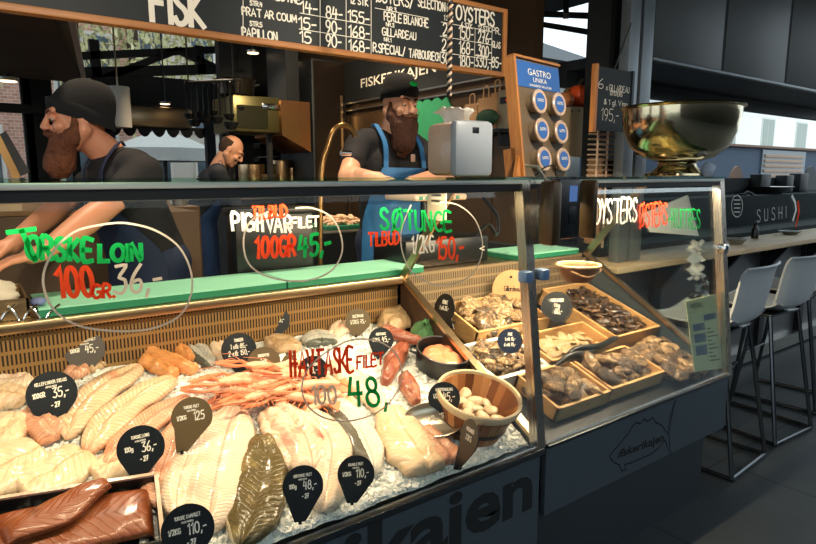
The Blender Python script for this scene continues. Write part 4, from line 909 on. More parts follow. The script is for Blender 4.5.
# black crate behind the PIGHVAR lettering
a, b = pY(236, 262, 2.25), pY(312, 207, 2.25); o = thing('plastic_crate', 'black plastic crate standing behind the PIGHVAR FILET lettering', 'crate', ((a.x + b.x) / 2, 2.3, 1.046))
MB().box((a.x, 2.24, 1.046), (b.x, 2.35, b.z), bev=.01).build('crate_body', M['black'], o); MB().box((a.x - .008, 2.232, b.z - .025), (b.x + .008, 2.355, b.z + .004), bev=.006).build('crate_rim', M['black'], o)
# ================================================================== things on the glass shelf
SZ = TZ + .0325
def on_shelf(px, d): p = pD(px, 177, d); p.z = SZ; return p
# napkin dispenser
p = on_shelf(466, 1.93); tc = (O - p); tc.z = 0; tc.normalize(); r_ = RT - tc * RT.dot(tc); r_.normalize()
n1 = tc * math.cos(math.radians(38)) + r_ * math.sin(math.radians(38)); n2 = tc * math.sin(math.radians(38)) - r_ * math.cos(math.radians(38))
o = thing('napkin_dispenser', 'white napkin dispenser with grey end on the glass shelf', 'napkin dispenser', p)
def rbox(c, ax, ay, hx, hy, z0, z1, mat, nm, par, bev=.02):
    mb = MB().box((-hx, -hy, z0), (hx, hy, z1), None, bev); rot = Matrix((ax, ay, ax.cross(ay))).transposed()
    if rot.determinant() < 0: rot = Matrix((ax, ay, -(ax.cross(ay)))).transposed()
    mb.v = [c + rot @ v for v in mb.v]; return mb.build(nm, mat, par)
W1, W2, H_ = .072, .082, .165
ps = p + n2 * .03
rbox(ps - n1 * .012, n2, n1, W1, W2 - .012, .004, H_, M['white'], 'housing', o, .024)
rbox(ps + n1 * (W2 - .018), n2, n1, W1 + .002, .018, .0, H_ + .003, M['greyp'], 'end_cap', o, .018)
rbox(ps + n1 * (W2 + .0005), n2, n1, .012, .002, H_ - .035, H_ - .018, M['dark_metal'], 'latch', o, .001)
rbox(ps + n2 * (W1 + .001) - n1 * .014, n1, n2, W2 - .032, .002, .03, H_ - .03, plain('smoky_window', '#cfc8ac', .25), 'window', o, .001)
for i in range(6): rbox(ps + n2 * (W1 + .0032) - n1 * .014, n1, n2, .026, .001, .036 + i * .009, .041 + i * .009, M['paper' if i % 2 else 'dark_metal'], 'napkin_edge', o, .0005)
mb = MB(); K = 12
for sd in (-1, 1):
    vs = []
    for i in range(K + 1):
        for j in range(7):
            u, v = i / K * 2 - 1, j / 6; f = v ** 1.3
            vs.append(ps - n1 * .012 + n2 * (sd * (.006 + .030 * f * (1 - .4 * u)) + .008 * noise.noise(V((u * 3, v * 3, sd)))) + n1 * (u * (.045 + .02 * f)) + UP * (H_ - .005 + .052 * math.sin(v * 1.7) * (1 - .25 * u * u) + .01 * noise.noise(V((u * 4, sd * 3, v)))))
    mb.add(vs, [(i * 7 + j, i * 7 + j + 1, (i + 1) * 7 + j + 1, (i + 1) * 7 + j) for i in range(K) for j in range(6)])
tag(mb.build('paper_napkin', M['paper'], None, smooth=True), 'white paper napkin sticking up out of the dispenser', 'napkin')
# display board with six lidded cups
a = math.radians(81); dx = V((math.sin(a), math.cos(a), 0)); nn = V((-dx.y, dx.x, 0)); nn = nn if nn.dot(O - pD(540, 170, 2.2)) > 0 else -nn
p = on_shelf(521, 2.10); lean = -nn * .055; W_, H_ = .30, .405; up = (UP * H_ + lean); upn = up.normalized(); fn = dx.cross(upn); fn = fn if fn.dot(nn) > 0 else -fn
o = thing('cup_display_stand', 'oak display board with a blue header and six blue lidded cups on the shelf', 'display stand', p)
BD = lambda u, v, f=0: p + dx * (u * W_) + up * v + fn * f
MB().slab([BD(0.02, 0), BD(1, 0), BD(1, 1), BD(.02, 1)], -fn * .012).build('back_board', plain('grey_brown_board', '#6b5a46', .6, scale=20), o)
MB().slab([BD(0, 0, .012), BD(.035, 0, .012), BD(.035, 1.01, .012), BD(0, 1.01, .012)], -fn * .045).build('side_rail', M['oakz'], o)
MB().slab([BD(0, 1.0, .012), BD(1, 1.0, .012), BD(1, 1.02, .012), BD(0, 1.02, .012)], -fn * .03).build('top_rail', M['oak'], o)
MB().slab([BD(.0, 0, -.015), BD(.035, 0, -.015), BD(.035, .25, -.015), BD(0, .25, -.015)], -fn * .05).slab([BD(-.10, 0, 0), BD(.02, 0, 0), BD(.02, .22, 0)], -fn * .014).build('foot_bracket', M['oakz'], o)
MB().slab([BD(.05, .765, .001), BD(1, .765, .001), BD(1, .985, .001), BD(.05, .985, .001)], fn * .002).build('blue_header', M['bluec'], o, smooth=False)
m = MB(); typeset(m, 'GASTRO', [BD(.30, .875, .0035), BD(.80, .875, .0035), BD(.80, .93, .0035), BD(.30, .93, .0035)], fn, .0005, .0); typeset(m, 'UNIKA', [BD(.40, .82, .0035), BD(.70, .82, .0035), BD(.70, .86, .0035), BD(.40, .86, .0035)], fn, .0005, .0)
typeset(m, 'DANSKE SAUCER', [BD(.32, .78, .0035), BD(.80, .78, .0035), BD(.80, .80, .0035), BD(.32, .80, .0035)], fn, .0005, .01); m.build('header_lettering', M['chalk'], o, smooth=False)
cupl = [('upper', 'first'), ('upper', 'second'), ('middle', 'first'), ('middle', 'second'), ('lowest', 'first'), ('lowest', 'second')]
for i in range(6):
    u, v = (.33, .76)[i % 2], (.63, .385, .14)[i // 2]; c = BD(u, v, .002)
    k = thing('lidded_cup', 'blue lidded cup in the %s row, %s the oak rail' % (cupl[i][0], 'beside' if i % 2 == 0 else 'away from'), 'cup', c, 0, 'lidded cups on the display stand')
    MB().cyl(c, c + fn * .03, .034, .038, 24).build('cup_body', plain('clear_brown_cup', '#8d7a5e', .3) if i == 0 else M['cupb'], k); M['cupb'] = bpy.data.materials['clear_brown_cup']
    MB().lathe([(.036, .030), (.042, .030), (.043, .036), (.040, .039), (.034, .037), (.0, .037)], c, 28, fn).build('cup_lid', M['white'], k, smooth=None)
    MB().cyl(c + fn * .0372, c + fn * .0385, .030, n=24).build('cup_label', M['bluec'], k)
    m = MB(); typeset(m, 'GASTRO', [c + fn * .039 + dx * a_ + upn * b_ for a_, b_ in ((-.02, -.002), (.02, -.002), (.02, .009), (-.02, .009))], fn, .0004, .01); m.build('label_lettering', M['chalk'], k, smooth=False)
# a loop of wire at the foot of the display
q = on_shelf(546, 2.03); tag(MB().tube(catmull([q + V((-.03, .02, .004)), q + V((-.02, -.01, .03)), q + V((.02, -.02, .035)), q + V((.05, 0, .004))], 20), .003, 6).build('cable', M['black'], None, smooth=True), 'thin dark cable looped in front of the cup display', 'cable')
# big champagne bowl
p = pY(676, 178, 1.50); p.z = SZ
o = thing('champagne_bowl', 'big polished metal champagne bowl on a foot at the end of the shelf', 'bowl', p)
t = NT('hammered_metal'); n = t.noise(t.coord(), 30, 2); t.bump(n, .12, .004); t.fin(t.mix(n, '#bfb08c', '#d8cbaa'), .14, 1); M['hammer'] = t.m
k = 1.0; pr = [(.135, 0), (.14, .004), (.138, .012), (.11, .022), (.085, .040), (.080, .055), (.085, .062)]
MB().lathe(pr + [(.0, .062)], p, 56).build('foot', M['hammer'], o, smooth=None)
pr = [(.0, .060), (.08, .063), (.15, .085), (.205, .13), (.235, .19), (.245, .25), (.247, .292), (.255, .296), (.262, .300), (.258, .305), (.243, .300), (.240, .25), (.228, .19), (.198, .135), (.14, .09), (.0, .07)]
MB().lathe(pr, p, 72).build('bowl_shell', M['hammer'], o, smooth=None)
# bottle necks standing inside the bowl
for i, (a_, lb) in enumerate(((-.13, 'dark bottle neck showing above the rim of the champagne bowl'),)):
    c = p + RT * a_ + FH * .05 + UP * .10; o2 = thing('bottle', lb, 'bottle', c); ax = V((-.1, 0, 1)).normalized()
    MB().lathe([(0, 0), (.04, 0), (.042, .02), (.042, .12), (.016, .17), (.014, .225), (0, .225)], c, 20, ax).build('bottle_body', plain('dark_bottle_glass', '#0d1a10', .12), o2, smooth=None); MB().lathe([(0.017, .19), (.018, .226), (.0, .228)], c, 20, ax).build('foil_cap', plain('gold_foil', '#b48a3e', .3, 1), o2, smooth=None)
# cloth at the bowl's foot
q = p + RT * .085 - FH * .12; mb = MB().ball(q + UP * .027, (.03, .025, .035), 16, 12)
for i, v in enumerate(mb.v): mb.v[i] = v + V((.014 * noise.noise(v * 40), .012 * noise.noise(v * 43 + V((5, 0, 0))), .006 * noise.noise(v * 50)))
tag(mb.build('cleaning_cloth', plain('white_blue_cloth', '#d8dbe0', .9, c2='#8fa0bd', scale=30), None, smooth=True), 'crumpled white cloth lying against the bowl foot', 'cloth')
# card terminals hanging from the shelf above the oysters
a, b = pY(549, 182, 1.19), pY(591, 240, 1.19); o = thing('card_terminal', 'dark card terminal with a blue screen hanging in bronze cheeks at the oyster glass', 'card terminal', ((a.x + b.x) / 2, 1.26, b.z))
X_ = V((1, 0, 0)); 
rbox(V(((a.x + b.x) / 2, 1.215, 0)), X_, V((0, 1, 0)), .052, .022, b.z + .01, a.z + .01, M['black'], 'terminal_body', o, .008)
rbox(V((a.x + .022, 1.20, 0)), X_, V((0, 1, 0)), .022, .030, b.z - .005, a.z + .005, M['leatherb'] if 'leatherb' in M else M.setdefault('leatherb', plain('bronze_cheek', '#4c3a24', .35, .4)), 'bronze_cheek', o, .014)
rbox(V((b.x - .008, 1.20, 0)), X_, V((0, 1, 0)), .010, .030, b.z + .005, a.z + .005, M['leatherb'], 'bronze_cheek', o, .008)
rbox(V(((a.x + b.x) / 2 + .012, 1.1925, 0)), X_, V((0, 1, 0)), .018, .001, a.z - .06, a.z - .012, emit('screen_blue', '#5f86c8', .55), 'screen', o, .0008)
rbox(V(((a.x + b.x) / 2 + .012, 1.1925, 0)), X_, V((0, 1, 0)), .018, .0012, a.z - .13, a.z - .075, M['dark_metal'], 'keypad', o, .0008)
MB().tube([(a.x + .05, 1.24, a.z), (a.x + .05, 1.28, a.z + .045), (a.x + .05, 1.33, a.z + .05)], .005, 8).build('hook', M['steel'], o)
# paper sheet and plastic bag seen through the oyster glass
y_ = 1.80; q = [pY(a, b, y_) for a, b in ((642, 214), (688, 195), (699, 236), (650, 232))]; o = tag(MB().slab(q, (0, .004, 0)).build('hanging_paper_sheet', M['paper'], None), 'white paper sheet propped behind the ØSTERS HUITRES lettering', 'paper sheet')
mb = MB(); q = [pY(a, b, 1.76) for a, b in ((688, 243), (705, 240), (702, 262), (708, 300), (690, 300), (694, 270))]
vs = []
for j in range(13):
    t_ = j / 12; l, r = (688, 705) if j < 1 else (690 + 3 * math.sin(j * 1.9), 703 + 4 * math.sin(j * 2.3 + 1)); y0 = 241 + 38 * t_
    for k in range(7): s_ = k / 6; vs.append(pY(l + (r - l) * s_, y0 + 2 * math.sin(k * 2.1), 1.76 + .02 * noise.noise(V((k * .9, j * .7, 2)))))
mb.add(vs, [(j * 7 + k, j * 7 + k + 1, (j + 1) * 7 + k + 1, (j + 1) * 7 + k) for j in range(12) for k in range(6)]); mb.add([v + V((0, .004, 0)) for v in vs], [(j * 7 + k, (j + 1) * 7 + k, (j + 1) * 7 + k + 1, j * 7 + k + 1) for j in range(12) for k in range(6)])
tag(mb.build('hanging_paper_strip', M['paper'], None, smooth=True), 'crumpled white paper strip hanging above the clear plastic bag', 'paper')
c = pY(700, 296, 1.76); mb = MB().ball(c, (.075, .04, .085), 20, 14)
for i, v in enumerate(mb.v): mb.v[i] = v + (v - c).normalized() * (.03 * noise.noise(v * 22))
pb = glass('plastic_film', (.86, .88, .86), 2.2); tag(mb.build('hanging_plastic_bag', pb, None, smooth=True), 'clear crumpled plastic bag at the end of the oyster counter', 'plastic bag')
# ================================================================== people
def blob(name, prims, vox, mat, parent, sm=6, disp=None):
    mb = MB()
    for p in prims:
        if p[0] == 'e': mb.ball(p[1], p[2], 20, 14, p[3] if len(p) > 3 else None)
        else:
            _, a, ra, b, rb = p; a, b = V(a), V(b); d = b - a; L = max(d.length, 1e-5); d = d / L; x, y = basis(d); pr = []
            for i in range(7): t = PI / 2 * (1 - i / 6); pr.append((ra * math.cos(t), -ra * math.sin(t)))
            for i in range(7): t = PI / 2 * i / 6; pr.append((rb * math.cos(t), L + rb * math.sin(t)))
            mb.lathe(pr, a, 16, d)
    me = bpy.data.meshes.new('blob'); me.from_pydata(mb.v, [], mb.f); o = bpy.data.objects.new('blob', me); COL.objects.link(o)
    r = o.modifiers.new('r', 'REMESH'); r.mode = 'VOXEL'; r.voxel_size = vox
    s = o.modifiers.new('s', 'SMOOTH'); s.iterations = sm; s.factor = .5
    dg = bpy.context.evaluated_depsgraph_get(); dg.update(); m2 = bpy.data.meshes.new_from_object(o.evaluated_get(dg)); bpy.data.objects.remove(o); bpy.data.meshes.remove(me)
    mi = parent.matrix_basis.inverted()
    for v in m2.vertices:
        c = v.co.copy()
        if disp: c = c + v.normal * disp(c)
        v.co = mi @ c
    m2.name = name; m2.materials.clear(); m2.materials.append(mat); m2.shade_smooth()
    ob = bpy.data.objects.new(name, m2); COL.objects.link(ob); ob.parent = parent; return ob
def hand(wrist, d, nrm, side, curl=.5):
    """prims of a right (side=1) or left hand: d towards the fingers, nrm out of the back of the hand"""
    d = V(d).normalized(); nrm = V(nrm); nrm = (nrm - d * nrm.dot(d)).normalized(); x = d.cross(nrm) * side; w = V(wrist); out = []
    out.append(('c', w, .027, w + d * .03, .028))
    for k in range(4):
        o = (-.028 + .0185 * k); kn = w + d * (.092 - .004 * abs(k - 1.3)) + x * o; out.append(('c', w + d * .015 + x * o * .6, .016, kn, .0115))
        L = (.040, .046, .043, .033)[k]; a = curl * (.5 + .1 * k); p = kn; dd = d
        for j in range(3):
            dd = (d * math.cos(a) - nrm * math.sin(a)); q = p + dd * L * (1, .72, .55)[j]; out.append(('c', p, .0098 - .0008 * j, q, .0090 - .0009 * j)); p = q; a += curl * .7
    t0 = w + d * .03 - x * .03; t1 = t0 + d * .035 - x * .025 - nrm * .008; out += [('c', w + d * .012 - x * .015, .017, t1, .012), ('c', t1, .011, t1 + d * .034 - x * .004 - nrm * .012, .0088)]
    return out
def head_prims(Mh):
    q = lambda *a: Mh @ V(a); r = Mh.to_3x3()
    E = lambda c, rr: ('e', q(*c), rr, r); C = lambda a, ra, b, rb: ('c', q(*a), ra, q(*b), rb)
    out = [E((0, .015, .025), (.076, .096, .098)), E((0, -.02, -.045), (.060, .070, .070)), E((0, -.052, -.095), (.034, .034, .026)), C((0, -.088, .022), .010, (0, -.112, -.018), .0125), C((0, -.108, -.020), .0145, (0, -.098, -.022), .012)]
    for s in (-1, 1):
        out += [C((0, -.086, .032), .013, (s * .045, -.072, .036), .013), E((s * .042, -.064, -.022), (.024, .024, .022)), E((s * .079, .014, .0), (.009, .019, .032)), E((s * .012, -.103, -.024), (.009, .010, .008)), C((s * .03, -.03, -.085), .03, (s * .06, .01, -.04), .03)]
    out += [C((-.018, -.087, -.056), .008, (.018, -.087, -.056), .008), C((-.014, -.085, -.069), .009, (.014, -.085, -.069), .009)]
    return out
def lerp(a, b, t): return V(a).lerp(V(b), t)
def person(label, feet, head, hf, neck, sh, pelvis, elbows, wrists, hands_d, kit):
    """joints in metres; hf = the way the face looks; sh / elbows / wrists = (right, left)"""
    o = thing('person', label, 'person', feet)
    hf = V(hf).normalized(); hx = UP.cross(hf) * -1; hx = hf.cross(UP).normalized(); hz = hx.cross(hf)   # local -Y = face
    Mh = Matrix((-hx, -hf, hz)).transposed().to_4x4(); Mh.translation = V(head)
    if Mh.determinant() < 0: Mh = Matrix((hx, -hf, hz)).transposed().to_4x4(); Mh.translation = V(head)
    neck, pelvis = V(neck), V(pelvis); sR, sL = V(sh[0]), V(sh[1]); sx = (sL - sR).normalized(); fl = V(feet)
    hipR, hipL = pelvis - sx * .10, pelvis + sx * .10; chest = lerp(neck, pelvis, .35)
    def torso(g):
        out = [('c', lerp(neck, sR, .75), .062 + g, lerp(neck, sL, .75), .062 + g)]
        for k in (-1, 1): out += [('c', chest + sx * .085 * k + (neck - pelvis).normalized() * .04, .100 + g, lerp(chest, pelvis, .55) + sx * .075 * k, .092 + g), ('c', lerp(chest, pelvis, .55) + sx * .07 * k, .092 + g, pelvis + sx * .075 * k, .104 + g)]
        return out
    legs = []
    for h in (hipR, hipL):
        ft = V((h.x, h.y, fl.z + .05)); ft = ft + (fl - pelvis) * 0; kn = lerp(h, ft, .52) + V(hf) * .02; legs.append((h, kn, ft))
    body = head_prims(Mh) + [('c', Mh @ V((0, .022, -.06)), .056, neck, .062)] + torso(0)
    fw = V((hf.x, hf.y, 0)).normalized()
    for h, k, f in legs: body += [('c', h, .092, k, .058), ('c', k, .056, f + UP * .03, .040), ('c', f, .04, f + fw * .15 - UP * .02, .032)]
    for s, e, w, hd, sd in ((sR, elbows[0], wrists[0], hands_d[0], 1), (sL, elbows[1], wrists[1], hands_d[1], -1)):
        e, w = V(e), V(w); body += [('c', s, .056, e, .043), ('c', e, .044, lerp(e, w, .35), .046), ('c', lerp(e, w, .35), .046, w, .028)]
        body += hand(w, hd[0], hd[1], sd, hd[2])
    b = blob('body', body, .006, kit.get('skin', M['skin']), o, 5)
    # clothes
    cl = torso(.014) + [('c', neck - UP * .01, .066, neck - UP * .05, .085)]
    for s, e, t_ in ((sR, elbows[0], kit['sleeve']), (sL, elbows[1], kit['sleeve'])): cl += [('c', s, .070, lerp(s, e, t_), .060)]
    blob('shirt', cl, .009, kit['shirt'], o, 6, lambda c: .004 * noise.noise(c * 16))
    tr = [('c', hipR, .112, hipL, .112)]
    for h, k, f in legs: tr += [('c', h, .108, k, .074), ('c', k, .074, f + UP * .06, .060)]
    blob('trousers', tr, .012, kit['trousers'], o, 6)
    bt = []
    for h, k, f in legs: bt.append(('c', f - UP * .005, .046, f + fw * .17 - UP * .018, .036))
    blob('shoes', bt, .010, M['black'], o, 3)
    # apron: a sheet bent round the front of the trunk
    bf = V((-sx.y, sx.x, 0)); bf = bf if bf.dot(hf) > 0 else -bf
    tz = lerp(neck, pelvis, kit['bib']); mb = MB(); rows = []
    for i in range(15):
        t_ = i / 14
        if t_ < .5: c = lerp(tz, pelvis, t_ / .5)
        else: c = lerp(pelvis, pelvis - UP * .45, (t_ - .5) / .5)
        am = math.radians(46 + 44 * min(1, t_ / .35)); rr = .128 + .02 * min(1, t_ * 1.6); row = []
        for j in range(17):
            a = -am + 2 * am * j / 16; row.append(c + sx * ((rr + .065) * math.sin(a)) + bf * (rr * math.cos(a) + .032) + bf * (.006 * math.sin(a * 7 + t_ * 3) * t_))
        rows.append(row)
    vs = [p for r in rows for p in r]; fs = [(i * 17 + j, i * 17 + j + 1, (i + 1) * 17 + j + 1, (i + 1) * 17 + j) for i in range(14) for j in range(16)]
    mb.add(vs, fs); mb.add([p - bf * .004 for p in vs], [f[::-1] for f in fs]); ap = mb.build('apron', kit['apron'], o, smooth=True)
    for j, s in ((1, sR), (15, sL)):
        a = rows[0][j]; top = lerp(neck, s, .55) + UP * .082; md = lerp(a, top, .55) + bf * .055
        pth = catmull([a, md, top + bf * .03, top + bf * .01 - UP * .012], 14); m = MB()
        wd = [sx * .016] * 14; v2 = []
        for p in pth: v2 += [p - sx * .014, p + sx * .014, p + sx * .014 - bf * .005 - UP * .002, p - sx * .014 - bf * .005 - UP * .002]
        m.add(v2, [(i * 4 + k, i * 4 + (k + 1) % 4, i * 4 + 4 + (k + 1) % 4, i * 4 + 4 + k) for i in range(13) for k in range(4)]); m.build('apron_strap', kit['apron'], o)
    # eyes
    for s in (-1, 1):
        c = Mh @ V((s * .031, -.0785, .010)); e = MB().ball(c, .0115, 14, 10).build('eye', plain('eye_white', '#c9c0b4', .25) if 'eyew' not in M else M['eyew'], o, smooth=True); M['eyew'] = e.data.materials[0]
        MB().ball(Mh @ V((s * .031, -.0875, .004)), (.0048, .0048, .0048), 10, 8).build('iris', M['matte_black'], e, smooth=True)
        m = MB(); rr = Mh.to_3x3(); k0 = len(m.v); m.ball((0, 0, 0), .0135, 16, 12)
        m.f = [f for f in m.f if all((m.v[i].z > -.0045 or m.v[i].y > 0) for i in f)]; m.mi = [0] * len(m.f); m.v = [c + rr @ v for v in m.v]; m.build('eyelid', kit.get('skin', M['skin']), e, smooth=True)
        MB().tube([Mh @ V((s * .014, -.094, .030)), Mh @ V((s * .032, -.091, .037)), Mh @ V((s * .05, -.076, .033))], [.004, .005, .003], 8).build('eyebrow', kit['beard'], o, smooth=True)
    return o, Mh
def beard(Mh, o, mat, length, width, fwd=0):
    q = lambda *a: Mh @ V(a); r = Mh.to_3x3(); P = []
    for s in (-1, 1): P += [('c', q(s * .068, -.014, .0), .009, q(s * .062, -.022, -.055), .024), ('c', q(s * .062, -.03, -.06), .028, q(s * .03, -.072, -.10), .036), ('c', q(s * .014, -.092, -.088), .014, q(s * .032, -.078, -.06), .014)]
    P += [('c', q(0, -.07, -.10), .040 * width, q(0, -.075 - fwd, -.11 - length * .55), .046 * width), ('c', q(0, -.075 - fwd, -.11 - length * .55), .046 * width, q(0, -.07 - fwd, -.11 - length), .022 * width)]
    for s in (-1, 1): P += [('c', q(s * .03, -.062, -.10), .036 * width, q(s * .026, -.065 - fwd, -.10 - length * .75), .028 * width), ('c', q(s * .004, -.106, -.043), .009, q(s * .03, -.088, -.053), .010)]
    return blob('beard', P, .006, mat, o, 3, lambda c: .008 * noise.noise(V((c.x * 70, c.y * 70, c.z * 22))) + .003)
def beanie(Mh, o, mat, back=0, logo=False, slouch=.0, tilt=.02, drop=.0):
    mb = MB(); vs = []; n = 40; rings = []
    for i in range(12):
        t = i / 11; a = t * PI / 2; rings.append((math.cos(a) ** .55, .045 + (.086 + slouch) * math.sin(a)))
    for i_, (rr, z) in enumerate(rings):
        for k in range(n):
            b = 2 * PI * k / n; rib = 1 + .006 * math.sin(b * 40); vs.append(Mh @ V((.086 * rr * math.cos(b) * rib, .018 + back * max(0, z - .05) * 1.6 + .106 * rr * math.sin(b) * rib, z - (drop + tilt * math.sin(b)) * (1 - i_ / 13))))
    mb.add(vs, [(i * n + k, i * n + (k + 1) % n, (i + 1) * n + (k + 1) % n, (i + 1) * n + k) for i in range(11) for k in range(n)]); c = mb.build('knit_cap', mat, o, smooth=True)
    mb = MB(); vs = []; pr = [(.97, .026), (1.015, .030), (1.03, .052), (1.02, .074), (.99, .080)]
    for rr, z in pr:
        for k in range(n): b = 2 * PI * k / n; vs.append(Mh @ V((.086 * rr * math.cos(b), .018 + .106 * rr * math.sin(b), z - drop - (tilt + .002) * math.sin(b) - .006)))
    mb.add(vs, [(i * n + k, i * n + (k + 1) % n, (i + 1) * n + (k + 1) % n, (i + 1) * n + k) for i in range(4) for k in range(n)]); mb.build('cap_fold', mat, c, smooth=True)
    if logo:
        m = MB(); pts = [(-.028, 0), (-.018, .012), (0, .016), (.016, .010), (.024, .004), (.034, .012), (.032, -.008), (.022, -.002), (.008, -.008), (-.014, -.008)]
        vs = [Mh @ V((a + .008, .018 - .106 * math.sqrt(max(0, 1 - ((a + .008) / .088) ** 2)) * 1.0 * (1 - .25 * ((b) / .05 + .5) ** 2) - .004, .105 + b)) for a, b in pts]
        m.add(vs, [tuple(range(len(pts)))]); g = m.build('cap_emblem', M['grn'], c, smooth=False); g['label'] = 'green fish emblem'
    return c
FL = .12
struct(MB().box((-1.2, 2.37, 0), (2.88, 6.2, FL)).build('floor_kitchen', M['dark_metal'], smooth=False))
# ---- the man at the counter, three-quarter view, looking down
hc = pY(400, 104, 2.56); hfv = V((.02, -1, -.22)); bx = hc.x - .005
kit = dict(shirt=M['shirt'], trousers=M['navy'], apron=M['blue'], sleeve=.52, bib=.30, beard=M['beard'])
nk = hc + V((-.01, .075, -.155)); sRp, sLp = nk + V((-.195, .0, -.055)), nk + V((.195, .02, -.06))
eR = pY(347, 176, 2.50); wR = pY(372, 177, 2.36); eL = V((nk.x + .27, 2.50, eR.z + .0)); wL = pY(414, 181, 2.34)
o, Mh = person('bearded man in a black cap and blue apron looking down behind the counter', (bx, 2.62, FL), hc, hfv, nk, (sRp, sLp), (bx, 2.64, FL + .98), (eR, eL), (wR, wL), ((V((.9, -.4, -.1)), UP, .55), (V((-.9, -.3, -.1)), UP, .55)), kit)
beard(Mh, o, M['beard'], .125, 1.25)
beanie(Mh, o, M['cap'], .1, True, .018)
m = MB()
for s in (-1, 1): m.tube(catmull([Mh @ V((s * .004, -.116, -.040)), Mh @ V((s * .028, -.108, -.048)), Mh @ V((s * .052, -.096, -.036)), Mh @ V((s * .058, -.092, -.018))], 14), [.006 - .0004 * i for i in range(14)], 8)
m.build('moustache', plain('waxed_moustache', '#6b4526', .6), o, smooth=True)
cl_ = pY(413, 158, 2.40); MB().box(cl_ - V((.012, .004, .018)), cl_ + V((.012, .004, .018)), bev=.003).build('apron_clip', M['white'], o)
# ---- the man in profile, arms stretched to the board
hc = pY(77, 120, 2.58); hfv = V((-1, .06, -.10)); pv = V((hc.x + .26, 2.66, FL + .98))
kit = dict(shirt=M['shirt'], trousers=M['navy'], apron=M['navy'], sleeve=.62, bib=.40, beard=M['beardr'], skin=plain('ruddy_skin', '#d99a78', .5, c2='#c98260', scale=9))
nk = hc + V((.105, .015, -.125)); sN, sF = nk + V((.08, -.17, -.07)), nk + V((.04, .19, -.055))
eN = pY(106, 207, 2.36); wN = pY(42, 253, 2.19); wF = pY(10, 246, 2.36); eF = V((hc.x + .0, 2.84, eN.z + .03))
# facing -X his left side is the near one
o, Mh = person('man in profile with a black cap and auburn beard reaching over the board', (pv.x, pv.y, FL), hc, hfv, nk, (sF, sN), pv, (eF, eN), (wF, wN), ((V((-.85, -.35, -.2)), UP, .35), (V((-1, -.05, -.2)), UP, .35)), kit)
beard(Mh, o, M['beardr'], .075, 1.1, .01)
beanie(Mh, o, M['cap'], .35, False, .016, .042, .030)
# ---- the bald man far back
hc = pY(231, 151, 4.9); hfv = V((.8, -.35, -.65)); pv = V((hc.x - .30, 5.0, FL + .95))
kit = dict(shirt=plain('dark_blue_shirt', '#131a24', .85, var=.2), trousers=M['navy'], apron=plain('deep_blue_apron', '#1c3a66', .75), sleeve=.9, bib=.5, beard=M['hair'])
nk = hc + V((-.10, .05, -.13)); sN, sF = nk + V((-.06, -.18, -.06)), nk + V((.04, .17, -.06))
o, Mh = person('balding man in dark clothes bending over work at the back of the kitchen', (pv.x, pv.y, FL), hc, hfv, nk, (sN, sF), pv, (nk + V((.08, -.22, -.36)), nk + V((.16, .2, -.36))), (nk + V((.34, -.16, -.46)), nk + V((.36, .12, -.46))), ((V((1, .1, -.2)), UP, .5), (V((1, -.1, -.2)), UP, .5)), kit)
P = [('e', Mh @ V((0, .03, .03)), (.081, .095, .085), Mh.to_3x3())]
mb = MB().ball((0, 0, 0), 1, 28, 18); mb.f = [f for f in mb.f if all(mb.v[i].y > -.15 and mb.v[i].z < .62 for i in f)]; mb.mi = [0] * len(mb.f); mb.v = [Mh @ V((v.x * .0785, .016 + v.y * .0985, .024 + v.z * .1)) for v in mb.v]
mb.build('short_hair', M['hair'], o, smooth=True)
# ================================================================== chalk menu board above the counter
BY = 2.0
zb = pY(505, 77, BY).z; zt = pY(513, 11, BY).z; xr = pY(505, 77, BY).x; xl = -.45
o = thing('menu_board', 'long oak framed chalk menu board listing fish and oyster prices above the counter', 'menu board', ((xl + xr) / 2, BY, zb))
MB().box((xl, BY + .004, zb), (xr, BY + .03, zt)).build('slate', M['board'], o)
fw = .019; m = MB().box((xl, BY - .006, zb - .001), (xr, BY + .034, zb + fw), bev=.002).box((xl, BY - .006, zt - fw), (xr, BY + .034, zt), bev=.002).box((xl, BY - .006, zb + fw), (xl + fw, BY + .034, zt - fw)); m.build('frame', M['oak'], o)
MB().box((xr - fw, BY - .007, zb), (xr + .001, BY + .035, zt), bev=.002).build('frame', M['oakz'], o)
NB = (0, -1, 0); m = MB(); P = lambda a, b: pY(a, b, BY + .0032)
def bt(txt, bl, br, h, w=.0042, font=False):
    a, b, c = P(*bl), P(*br), P(bl[0], bl[1] - h); up = V((0, 0, c.z - a.z)); b = V((b.x, b.y, a.z + (b.z - a.z) * .25))
    if font: typeset(m, txt, [a, b, b + up, a + up], NB, .0004, .02)
    else: letter(m, txt, [a, b, b + up, a + up], w, NB, .0006, .008, .16)
bt('FISK', (152, 20), (204, 27), 36, .017)
